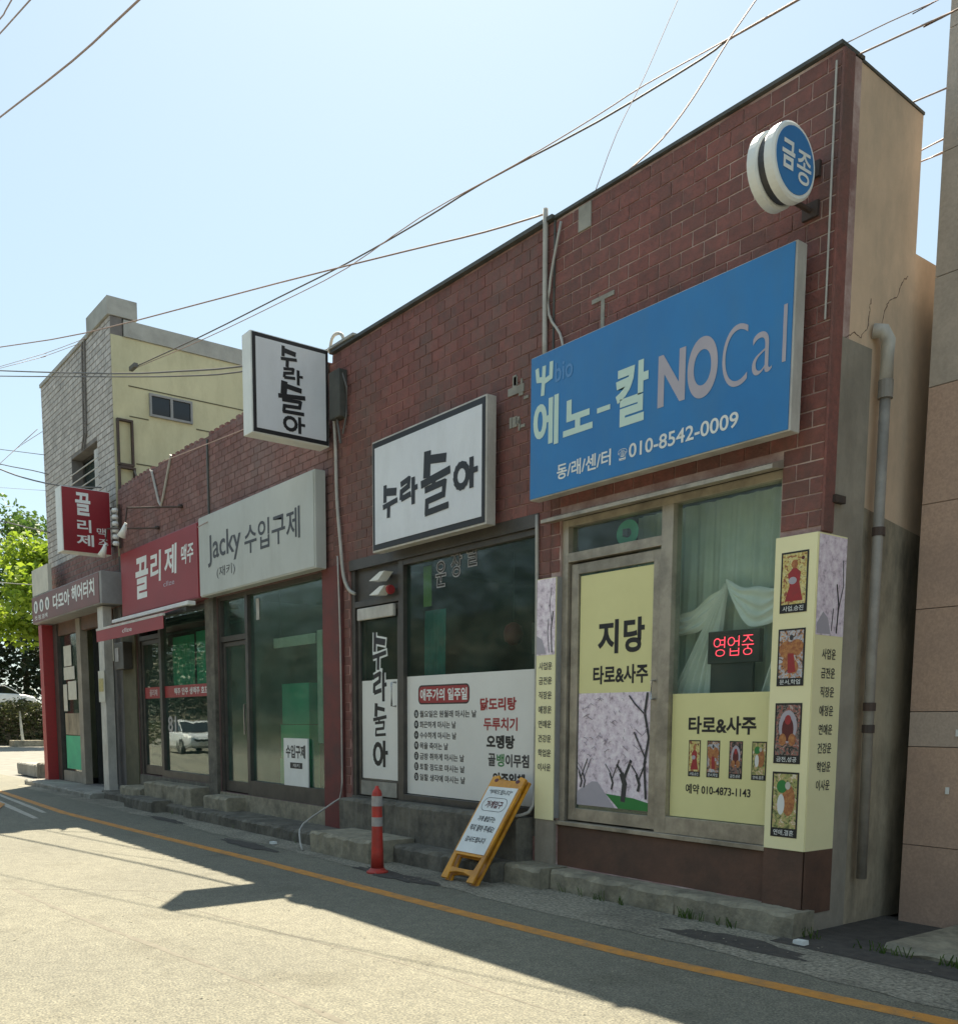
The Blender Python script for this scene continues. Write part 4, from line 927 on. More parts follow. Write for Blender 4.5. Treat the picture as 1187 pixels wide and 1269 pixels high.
text('맥주 안주 생맥주 호프', (-16.5, -15.0, 1.94, 2.06), P, M_wprint, W, bold=.02); text('끌리제', (-17.75, -17.35, 1.94, 2.06), P, M_wprint, W)
text('81', (-16.85, -16.45, 1.3, 1.58), P, M_reflect, W, bold=.02)
cu = thing('curtain', 'bright green curtain pair behind the red pub window', 'curtain', (-16, 6.3, 2)); 
curtain('drape', M_gcurtain, cu, -16.95, -15.95, 2.02, 2.95, 6.22, .02, 5, seed=7); curtain('drape', M_gcurtain, cu, -15.86, -14.85, 2.02, 2.98, 6.22, .02, 5, seed=8)
rsn = thing('shop_sign', 'red shop sign with white brush lettering, next to the cream sign', 'sign', (-16.4, 5.8, 3.4))
B('case', M_redb, rsn, -18.28, -14.58, 5.80, 5.998, 3.38, 4.52, bevel=.01); B('face', M_red, rsn, -18.26, -14.60, 5.79, 5.80, 3.40, 4.50)
P = PY(5.79)
text('끌', (-17.5, -16.85, 3.62, 4.32), P, M_wprint, rsn, bold=.03, shear=.05); text('리', (-16.72, -16.22, 3.82, 4.32), P, M_wprint, rsn, bold=.025, shear=.05)
text('제', (-16.05, -15.50, 3.86, 4.33), P, M_wprint, rsn, bold=.025, shear=.05); text('맥주', (-15.3, -14.78, 3.95, 4.25), P, M_wprint, rsn, bold=.02, shear=.05); text('cllze', (-16.1, -15.6, 3.70, 3.78), P, M_pink, rsn)
aw = thing('awning', 'rolled out red fabric awning with white cassette over the red pub', 'awning', (-16.8, 5.7, 3.0))
B('cassette', M_wprint, aw, -18.5, -14.72, 5.66, 5.79, 3.28, 3.345, bevel=.01); B('arm_rail', M_dark, aw, -18.5, -14.9, 5.70, 5.79, 3.20, 3.27); B('front_bar', M_whitetrim, aw, -18.6, -15.1, 5.40, 5.44, 3.13, 3.17)
MB().quad((-18.55, 5.66, 3.26), (-15.0, 5.66, 3.26), (-15.1, 5.42, 3.16), (-18.6, 5.42, 3.16)).build('canopy', M_red, aw)
MB().box(-18.6, -15.1, 5.405, 5.412, 2.93, 3.13).build('valance', M_red, aw)
text('cllze', (-17.1, -16.6, 3.0, 3.07), PY(5.405), M_wprint, aw)
# meter box on the olive pillar
o = thing('meter_box', 'grey electric meter box under the left end of the awning', 'meter box', (-18.7, 5.95, 2.6)); B('case', M_aludk, o, -18.9, -18.35, 5.8, 5.969, 2.45, 2.95, bevel=.01); B('window', M_reflect, o, -18.8, -18.6, 5.79, 5.80, 2.6, 2.85)
# plinths of C
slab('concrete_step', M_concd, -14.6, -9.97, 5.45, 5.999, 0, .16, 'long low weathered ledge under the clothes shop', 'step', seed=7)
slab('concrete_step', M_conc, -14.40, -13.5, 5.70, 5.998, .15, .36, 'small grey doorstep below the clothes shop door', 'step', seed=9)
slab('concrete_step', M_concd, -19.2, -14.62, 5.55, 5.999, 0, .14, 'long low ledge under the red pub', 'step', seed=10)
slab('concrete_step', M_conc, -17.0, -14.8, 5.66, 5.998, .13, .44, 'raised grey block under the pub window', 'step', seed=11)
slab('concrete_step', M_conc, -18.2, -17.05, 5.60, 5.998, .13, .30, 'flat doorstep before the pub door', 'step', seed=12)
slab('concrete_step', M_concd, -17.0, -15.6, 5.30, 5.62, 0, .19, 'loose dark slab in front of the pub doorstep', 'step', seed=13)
# lamps pointing at signs
for k, (x, z) in enumerate(((-15.7, 4.95), (-16.8, 4.78))):
    o = thing('sign_lamp', ('upper' if k == 0 else 'lower')+' swan neck lamp on a bracket above the red pub sign', 'lamp', (x, 6, z), 'lamps above the red pub sign')
    MB().lathe([(.045, 0), (.05, .02), (.03, .05)], (x, 5.96, z-.02), 'Z', 12).build('wall_plate', M_iron, o)
    MB().tube([(x, 5.99, z), (x-.3, 5.75, z+.01), (x-.75, 5.35, z+.02), (x-.78, 5.33, z-.16), (x-.78, 5.33, z-.27)], .014, 8).build('arm', M_iron, o)
    MB().tube([(x-.78, 5.33, z-.22), (x-.84, 5.31, z-.33), (x-.9, 5.29, z-.42)], [.02, .045, .075], 12).build('shade', M_wprint, o, smooth=True)
o = thing('cable', 'pale cable looped down from the left brick parapet in a V', 'cable', (-16.6, 5.98, 5.5)); MB().tube([(-17.2, 6.02, 5.82), (-17.0, 5.97, 5.75), (-16.72, 5.975, 5.2), (-16.62, 5.975, 5.12), (-16.5, 5.975, 5.25), (-16.1, 5.98, 5.84)], .022, 6).build('sheath', M_cablew, o)

# ------------------------------------------------------------------ building D (grey brick, two storeys)
D = thing('brick_building', 'tall two storey grey brick building with yellow side wall', 'building', (-21.5, 6, 0), 'row of brick shop buildings')
DX0, DX1 = -24.1, -19.05
hD = [(-21.9, -20.08, 6.1, 6.95), (-23.9, -19.5, .12, 3.62)]
mb = MB(); wall_grid(mb, DX0, DX1, FY, FY+.22, 0, 8.95, hD); mb.build('wall', M_gmortar, D)
mb = MB(); mb.box(DX1-.2, DX1, 6.22, 15.0, 4.6, 8.62); mb.build('side_wall', M_yelwall, D)
B('side_wall', M_yelwall, D, DX0, DX0+.2, 6.22, 15, 0, 8.7); B('wall', M_yelwall, D, DX0+.2, DX1-.2, 14.8, 15, 0, 8.6); B('roof', M_concd, D, DX0+.2, DX1-.2, 6.22, 14.8, 8.2, 8.35)
B('side_wall', M_yelwall, D, DX1+.001, DX1+.006, 6.0, 6.219, 4.6, 8.62)
B('coping', M_coping, D, DX1-.24, DX1+.03, 6.24, 15.05, 8.625, 8.92); B('coping', M_coping, D, DX0-.02, -20.35, 5.97, 6.26, 8.955, 9.03); B('coping', M_coping, D, -20.35, DX1+.03, 5.95, 6.5, 8.955, 9.28)
cells = [(-24.09, -19.06, 4.95, 8.94, M_gbrick), (-24.09, -19.06, 3.7, 4.94, M_brickC)]
lay_bricks(D, M_gbrick, DX0+.004, DX1-.004, 4.96, 8.94, FY, hD, bw=.25, bh=.115, j=.02, limit=0)
lay_bricks(D, M_brickC, DX0+.004, DX1-.004, 3.66, 4.95, FY, hD, bw=.25, bh=.115, j=.02, limit=0)
w_ = pempty('window', D, (-21, 6.2, 6.1))
B('recess', M_intd, w_, -21.9, -20.08, 6.3, 6.35, 6.1, 6.95); mb = MB(); frame_rect(mb, -21.9, -20.5, 6.1, 6.95, 6.22, 6.28, .05); mb.build('frame', M_aludk, w_); B('pane', GD, w_, -21.85, -20.55, 6.25, 6.255, 6.15, 6.9)
B('shutter', M_whitetrim, w_, -20.5, -20.1, 6.05, 6.2, 6.1, 6.85)
for z in (6.25, 6.42, 6.6): B('rail', M_whitetrim, w_, -21.95, -20.0, 5.96, 5.98, z, z+.015)
w_ = pempty('window', D, (-19.05, 7.1, 7.3))
def fx(mb, y0, y1, z0, z1, t, x0, x1): mb.box(x0, x1, y0, y0+t, z0, z1); mb.box(x0, x1, y1-t, y1, z0, z1); mb.box(x0, x1, y0+t, y1-t, z1-t, z1); mb.box(x0, x1, y0+t, y1-t, z0, z0+t)
mb = MB(); fx(mb, 6.68, 7.52, 7.28, 7.70, .04, -19.05, -19.0); mb.box(-19.045, -19.0, 7.08, 7.13, 7.32, 7.66); mb.build('frame', M_grey, w_)
B('pane', M_carglass, w_, -19.049, -19.03, 6.72, 7.08, 7.32, 7.66); B('pane', M_carglass, w_, -19.049, -19.03, 7.13, 7.48, 7.32, 7.66)
f_ = thing('iron_ladder_frame', 'empty black iron ladder frame on the corner of the yellow wall', 'frame', (-19, 6.15, 6))
mb = MB(); fx(mb, 6.04, 6.34, 6.28, 7.12, .035, -19.04, -18.96); fx(mb, 6.04, 6.36, 5.65, 6.26, .035, -19.04, -18.96); mb.box(-19.0, -18.97, 6.08, 6.3, 6.255, 6.28); mb.build('frame', M_iron, f_)
MB().tube([(-18.95, 6.32, 6.2), (-18.93, 6.4, 6.0), (-18.94, 6.38, 5.75), (-18.95, 6.25, 5.6)], .02, 6).build('cable', M_cable, f_)
mb = MB()
for x in (-20.75, -20.58): mb.tube([(x, 5.97, 8.94), (x-.12, 5.97, 7.2), (x-.3, 5.97, 6.95)], .018, 6)
for k in range(9): z = 8.8-.2*k; mb.tube([(-20.76-.008*k, 5.965, z), (-20.58-.008*k, 5.965, z)], .008, 4)
tag(mb.build('cable_duct', M_gmortar, None), 'thin twin cable duct running down the grey brick front', 'duct')
# ledge lines cracked in the yellow render
mb = MB()
for z, y0, y1 in ((7.75, 6.3, 9), (7.2, 6.3, 6.66), (7.2, 7.6, 9.5), (6.35, 6.4, 7.4)): mb.box(-19.05, -19.042, y0, y1, z, z+.02)
mb.build('render_crack', M_olive, D)
# ground floor: salon
sg = thing('shop_sign', 'brown hair salon sign with three round emblems at far left', 'sign', (-21.4, 5.6, 3.5))
B('case', M_grey, sg, -24.1, -18.85, 5.60, 5.999, 3.68, 4.28, bevel=.01); B('face', M_salon, sg, -24.08, -18.98, 5.59, 5.60, 3.70, 4.26)
P = PY(5.59)
for k in range(3):
    cx = -23.72+.5*k; ell(cx, 4.03, .17, .14, P, M_wprint, sg, .003); ell(cx, 4.06, .06, .05, P, M_dkgrey, sg, .005); poly([(cx-.03, 3.93), (cx+.03, 3.93), (cx+.05, 4.03), (cx-.05, 4.03)], P, M_dkgrey, sg, 'print', .006)
text('컷.펌.염색', (-23.85, -22.75, 3.74, 3.84), P, M_wprint, sg, bold=.01); text('다모아', (-22.25, -20.95, 3.84, 4.16), P, M_wprint, sg, bold=.03); text('헤어터치', (-20.8, -19.25, 3.86, 4.19), P, M_wprint, sg, bold=.03)
B('side_panel', M_paper, D, -24.1, -22.7, 5.62, 5.70, 4.30, 4.88)
W = pempty('shop_front', D, (-21.5, 6.1, .12))
B('post', M_redprint, W, -24.15, -23.85, 5.72, 6.1, .0, 3.66, label='narrow red edge post'); B('post', M_pier, W, -21.95, -21.65, 5.95, 6.1, .12, 3.66); B('post', M_aludk, W, -23.84, -23.5, 5.95, 6.1, .12, 3.66)
B('post', M_whitetrim, W, -19.50, -19.16, 5.70, 5.86, .12, 3.66, label='pale post carrying a yellow notice')
B('pane', GD, W, -23.5, -21.95, 6.03, 6.04, .35, 3.4); B('sill', M_pier, W, -23.5, -21.95, 5.98, 6.1, .12, .35); B('header', M_brown, W, -23.5, -19.5, 5.98, 6.1, 3.4, 3.66)
B('window_poster', M_gbox, W, -23.3, -22.1, 6.01, 6.02, .4, 1.15, label='pale green lower poster'); B('window_poster', M_lowplaster, W, -23.3, -22.1, 6.01, 6.02, 1.17, 1.65)
for k, (z0, z1, x0, x1) in enumerate(((2.7, 3.15, -23.2, -22.6), (2.4, 2.68, -23.25, -22.4), (1.95, 2.36, -22.95, -22.3), (1.7, 2.3, -23.35, -23.05))): B('window_poster', M_paper, W, x0, x1, 6.005, 6.012, z0, z1)
B('door', M_brownd, W, -21.65, -19.9, 6.6, 6.65, .14, 2.6); B('door_panel', M_brownd, W, -20.8, -20.76, 6.57, 6.6, .14, 2.6); B('transom_board', M_paper, W, -21.5, -20.5, 6.30, 6.32, 2.72, 3.25); B('side_wall', M_intd, W, -19.9, -19.2, 6.1, 6.7, .12, 3.5)
B('handle', M_chrome, W, -20.9, -20.86, 6.54, 6.57, 1.1, 1.5); B('transom', M_brown, W, -21.65, -19.9, 6.6, 6.66, 2.6, 3.6)
room(D, -24.0, -21.7, 8.5, .12, 3.6, M_intd, y0=6.24)
o = thing('notice', 'small yellow and white notice tied to the pale salon post', 'notice', (-19.3, 5.69, 2)); B('sheet', M_paper, o, -19.52, -19.14, 5.675, 5.69, 1.85, 2.45); B('print', M_ylprint, o, -19.48, -19.2, 5.668, 5.674, 2.05, 2.3)
slab('salon_ramp', M_concl, -24.3, -19.0, 5.30, 6.55, 0, .11, 'broad pale concrete ramp slab in front of the hair salon', 'ramp', seed=14)
slab('concrete_step', M_concl, -29.2, -26.2, 6.2, 6.7, 0, .32, 'low white topped kerb block beyond the salon', 'step', seed=15)
slab('concrete_step', M_concd, -26.1, -24.5, 6.0, 6.6, 0, .42, 'dark kerb block leaning against the salon red post', 'step', seed=16)
# red projecting sign
ps = thing('projecting_sign', 'dark red vertical lightbox with white lettering projecting from the grey brick', 'sign', (-19.2, 5.4, 4.6), 'projecting signs')
B('case', M_wprint, ps, -19.42, -19.06, 5.00, 5.88, 4.60, 5.76, bevel=.008); B('face', M_redb, ps, -19.06, -19.052, 5.02, 5.87, 4.61, 5.75)
P = PX(-19.052)
text('끌', (5.25, 5.52, 5.27, 5.68), P, M_wprint, ps, bold=.03); text('리', (5.27, 5.52, 4.97, 5.20), P, M_wprint, ps, bold=.02); text('제', (5.25, 5.56, 4.72, 4.93), P, M_wprint, ps, bold=.02)
text('맥', (5.62, 5.78, 4.93, 5.08), P, M_wprint, ps); text('주', (5.64, 5.82, 4.72, 4.88), P, M_wprint, ps)
for z in (5.5, 4.8): MB().tube([(-19.2, 5.88, z), (-19.2, 6.0, z)], .02, 6).build('bracket', M_iron, ps)
o = thing('insulator_rack', 'stack of white insulators beside the red projecting sign', 'insulator rack', (-18.8, 5.95, 5))
B('bar', M_iron, o, -18.78, -18.74, 5.93, 5.97, 4.7, 5.5)
for k in range(6): MB().lathe([(.05, 0), (.065, .03), (.05, .07)], (-18.78, 5.88, 4.75+.12*k), 'Z', 10).build('insulator', M_wprint, o)

# ------------------------------------------------------------------ granite building (right edge)
Gb = thing('granite_building', 'tall pinkish granite clad building at the right frame edge', 'building', (-3, 7.2, 0))
B('wall', M_gmortar, Gb, -3.78, 6, 7.02, 15, 0, 12)
rows_ = [(0.0, .60, M_granite), (.60, 1.34, M_granite), (1.34, 1.60, M_granitel), (1.60, 2.35, M_granite), (2.35, 3.10, M_granite), (3.10, 3.92, M_granite), (3.92, 4.67, M_granup), (4.67, 5.5, M_granup), (5.5, 6.3, M_granup), (6.3, 7.1, M_granup), (7.1, 8, M_granup), (8, 9, M_granup), (9, 10, M_granup), (10, 11, M_granup), (11, 12, M_granup)]
for z0, z1, m in rows_:
    x = -3.78
    while x < 3: B('granite_panel', m, Gb, x+.002, x+1.1-.003, 6.99+random.uniform(0, .003), 7.02, z0+.003, z1-.003); x += 1.1
mb = MB()
for x, z in ((-3.42, 1.42), (-3.47, 1.0), (-3.36, 1.9)): mb.box(x, x+.025, 6.975, 6.985, z, z+.05)
mb.build('paint_fleck', M_wprint, Gb)
# broken ledge at its foot and floor of the gap
slab('broken_ledge', M_conc, -3.3, 4, 5.95, 7.0, 0, .06, 'broken low concrete ledge at the foot of the granite building', 'ledge', seed=17)
struct(MB().quad((-3.95, 5.6, .006), (8, 5.6, .006), (8, 7.1, .006), (-3.95, 7.1, .006)).build('path', M_patch))

# ------------------------------------------------------------------ street things
post = thing('delineator_post', 'orange red plastic bollard post with grey reflective bands', 'bollard', (-8.14, 5.0, 0))
c = (-8.14, 5.0, 0)
MB().lathe([(.11, .0), (.11, .015), (.085, .03), (.068, .05)], c, 'Z', 20).build('base', M_orangeplas, post, smooth=False)
MB().lathe([(.066, .05), (.060, .2), (.054, .42), (.050, .79), (.042, .82), (.022, .845), (.016, .87)], c, 'Z', 20).build('tube', M_orangeplas, post, smooth=True)
for z0, z1 in ((.47, .56), (.62, .63), (.67, .77)):
    if z1-z0 > .05: MB().lathe([(.0555, z0), (.0545, z1)], c, 'Z', 20).build('reflective_band', M_reflect, post, smooth=False)
# leaning yellow A board, built folded and upright, then leant against the plinth
ab = thing('a_board', 'yellow plastic folding board with a white handwritten notice leaning on the plinth', 'a-board', (-7.15, 5.27, .02), local=True)
Wd, Hb = .25, 1.13
def abframe(y0, y1, name):
    mb = MB(); f = lambda a, b, d: (a, d, b)
    mb.box(-Wd, -Wd+.045, y0, y1, .28, Hb-.12); mb.box(Wd-.045, Wd, y0, y1, .28, Hb-.12)
    mb.prism([(-Wd, Hb-.12), (Wd, Hb-.12), (Wd, Hb), (Wd-.09, Hb+.02), (Wd-.12, Hb-.03), (-Wd+.12, Hb-.03), (-Wd+.09, Hb+.02), (-Wd, Hb)], f, y0, y1)
    mb.box(-Wd+.045, Wd-.045, y0+.001, y1-.001, .26, .31)
    mb.prism([(-Wd, .0), (-Wd+.10, .0), (-Wd+.05, .30), (-Wd, .30)], f, y0+.002, y1-.002); mb.prism([(Wd-.10, .0), (Wd, .0), (Wd, .30), (Wd-.05, .30)], f, y0+.002, y1-.002)
    mb.prism([(-Wd+.07, .06), (-.06, .085), (.06, .085), (Wd-.07, .06), (Wd-.08, .13), (.06, .125), (-.06, .125), (-Wd+.08, .13)], f, y0+.003, y1-.003)
    return mb.build(name, M_yelplas, ab, bevel=.006)
abframe(-.03, .0, 'front_frame'); abframe(.03, .06, 'rear_frame')
B('panel', M_wprint, ab, -Wd+.03, Wd-.03, -.036, -.031, .29, Hb-.115); B('hinge', M_dark, ab, -Wd+.05, -Wd+.12, .0, .03, Hb-.06, Hb-.03); B('hinge', M_dark, ab, Wd-.12, Wd-.05, .0, .03, Hb-.06, Hb-.03)
PB2 = lambda a, b, d=0: (a, -.036-d, b)
text('"부탁드립니다"', (-.17, .17, .93, .985), PB2, M_dkgrey, ab, bold=.01); text('가게입구', (-.125, .125, .78, .86), PB2, M_maroon, ab, bold=.03)
ring(rrect(-.18, .18, .745, .895, .07), rrect(-.175, .175, .75, .89, .066), PB2, M_dkgrey, ab, .002)
text('가게 출입구는', (-.13, .13, .63, .69), PB2, M_dkgrey, ab, bold=.02); text('막지 말아 주세요!', (-.18, .18, .52, .59), PB2, M_dkgrey, ab, bold=.02); text('감사드립니다', (-.16, .14, .40, .46), PB2, M_dkgrey, ab, bold=.02)
ell(-.16, Hb-.04, .03, .02, PB2, M_maroon, ab, -.004); ell(.16, Hb-.04, .03, .02, PB2, M_maroon, ab, -.004)
ab.rotation_euler = (math.radians(-34), 0, 0)
# litter
def litter(x, y, z, m, label):
    mb = MB(); mb.prism([(-.045, 0), (.045, 0), (.04, .03), (-.04, .028)], lambda a, b, d: (x+a, y+d, z+b), -.03, .03); return tag(mb.build('paper_scrap', m), label, 'litter')
litter(-3.74, 5.66, .01, M_wprint, 'crumpled pale scrap beside the chipped step corner'); litter(-10.75, 5.12, .01, M_wprint, 'white paper cup lying in the gutter below the clothes shop')
lv = MB(); r = random.Random(9)
for k in range(1700):
    x = r.uniform(-20, 0); y = r.choice([r.uniform(4.9, 5.7), r.uniform(4.9, 5.7), r.uniform(.5, 5)]); s = r.uniform(.004, .013); a = r.uniform(0, 6)
    lv.quad(*[(x+s*math.cos(a+q)*(1 if q % 2 < 1 else .6), y+s*math.sin(a+q), .013+.006*r.random()) for q in (0, 1.57, 3.14, 4.71)])
lv.build('road_grit', M_conc, None, kind='stuff')

wd = MB(); r = random.Random(77)
for k in range(46):
    x0 = r.choice([r.uniform(-19, -4), r.uniform(-3.9, -2.4), r.uniform(-9, -4)]); y0 = 5.47+r.uniform(-.06, .05) if x0 < -8.7 else (5.74 if x0 < -4 else 5.9)
    for q in range(r.randint(4, 9)):
        a = r.uniform(0, 6.28); l = r.uniform(.03, .09); px, py = x0+r.uniform(-.03, .03), y0+r.uniform(-.03, .01)
        wd.quad((px-.004, py, 0), (px+.004, py, 0), (px+l*.5*math.cos(a)+.003, py+l*.5*math.sin(a)*.4-.01, l), (px+l*.5*math.cos(a)-.003, py+l*.5*math.sin(a)*.4-.01, l))
wd.build('weeds', L_green, None, kind='stuff')
# wall cables
def cable(pts, r, m, label, name='cable', n=6, group=None, ext=(0, 0), sub=3):
    P = [Vector(p) for p in pts]
    if ext[0]: P.insert(0, P[0]+(P[0]-P[1]).normalized()*ext[0])
    if ext[1]: P.append(P[-1]+(P[-1]-P[-2]).normalized()*ext[1])
    Q = []
    for i in range(len(P)-1):
        p0, p1, p2, p3 = P[max(i-1, 0)], P[i], P[i+1], P[min(i+2, len(P)-1)]
        for k in range(sub):
            t = k/sub; Q.append(.5*((2*p1)+(p2-p0)*t+(2*p0-5*p1+4*p2-p3)*t*t+(3*p1-p0-3*p2+p3)*t**3))
    Q.append(P[-1]); return tag(MB().tube([tuple(q) for q in Q], r, n).build(name, m, None, smooth=True), label, 'cable', group)
cable([(-10.66, 5.96, 5.5), (-10.60, 5.96, 4.8), (-10.58, 5.96, 4.2), (-10.48, 5.95, 3.6), (-10.42, 5.95, 3.25), (-10.33, 5.97, 3.08), (-10.22, 5.99, 3.02)], .022, M_cablew, 'thick white cable snaking down the wall beside the square white sign')
cable([(-10.56, 5.95, 3.5), (-10.50, 5.94, 2.5), (-10.49, 5.94, 1.2), (-10.50, 5.93, .62), (-10.55, 5.85, .5), (-10.5, 5.4, .26), (-10.2, 5.2, .12), (-10.0, 5.13, .01)], .011, M_cablew, 'thin white cable down the red pillar looping to the gutter')
cable([(-6.90, 5.975, 3.4), (-6.885, 5.975, 2.5), (-6.885, 5.975, 1.2), (-6.89, 5.96, .72), (-6.98, 5.85, .62), (-7.1, 5.8, .63)], .018, M_cablew, 'white cable down the left side of the lilac strip')
cable([(-6.98, 5.78, .66), (-7.1, 5.7, .5), (-7.0, 5.45, .22), (-7.05, 5.4, .05)], .012, M_cablew, 'grey cable end drooping behind the yellow board')
cable([(-6.82, 5.96, 6.0), (-6.82, 5.965, 5.4), (-6.81, 5.965, 4.72)], .024, M_cablew, 'straight white conduit rising over the parapet at the wall seam')
cable([(-6.62, 5.965, 5.82), (-6.74, 5.96, 5.4), (-6.76, 5.965, 5.1), (-6.62, 5.97, 4.9), (-6.56, 5.97, 4.72)], .012, M_cablew, 'thin wire twisted round the conduit at the wall seam')
cable([(-10.72, 5.96, 5.90), (-10.66, 5.96, 6.04), (-10.55, 5.96, 6.07), (-10.42, 5.96, 6.02), (-10.40, 5.98, 5.93)], .02, M_cablew, 'white pipe loop over the parapet beside the white projecting sign')
o = thing('junction_box', 'dark electric box with cables on the brick beside the white projecting sign', 'junction box', (-10.45, 5.95, 5.3))
B('case', M_dark, o, -10.60, -10.36, 5.88, 5.995, 5.08, 5.62, bevel=.01); MB().tube([(-10.38, 5.93, 5.6), (-10.3, 5.95, 5.4), (-10.33, 5.96, 5.1), (-10.42, 5.96, 4.9)], .012, 6).build('cable', M_cable, o); MB().tube([(-10.5, 5.93, 5.08), (-10.46, 5.95, 4.8)], .015, 6).build('cable', M_cable, o)

# overhead wires: each a sagging line in one vertical plane
main = [(-5.62, 8.06, 8.0), (-6.46, 7.95, 7.99), (-6.77, 7.91, 7.95), (-8.04, 7.75, 7.9), (-9.73, 7.53, 7.92), (-10.88, 7.37, 7.86), (-12.38, 7.18, 7.84), (-14.07, 6.96, 7.88), (-16.34, 6.66, 7.93), (-19.0, 6.31, 8.04)]
main2 = [(-5.61, 8.05, 8.0), (-6.45, 7.94, 7.99), (-7.41, 7.81, 7.99), (-8.03, 7.73, 7.95), (-9.19, 7.58, 7.91), (-10.86, 7.36, 7.9), (-12.37, 7.17, 7.77), (-14.06, 6.95, 7.79), (-16.33, 6.65, 7.86), (-19.0, 6.31, 8.02)]
gp = 'overhead wires'
cable(main, .010, M_cable, 'thickest dark overhead cable sweeping down to the yellow wall', 'power_cable', group=gp, ext=(6, 0))
cable(main2, .006, M_cablep, 'thin reddish wire twisted beside the thickest overhead cable', 'power_cable', group=gp, ext=(6, 0))
mb = MB(); mb.box(-18.9, -18.6, 6.27, 6.34, 7.98, 8.05); tag(mb.build('cable_clamp', M_cable), 'dark clamp where the thick cable meets the yellow wall', 'clamp')
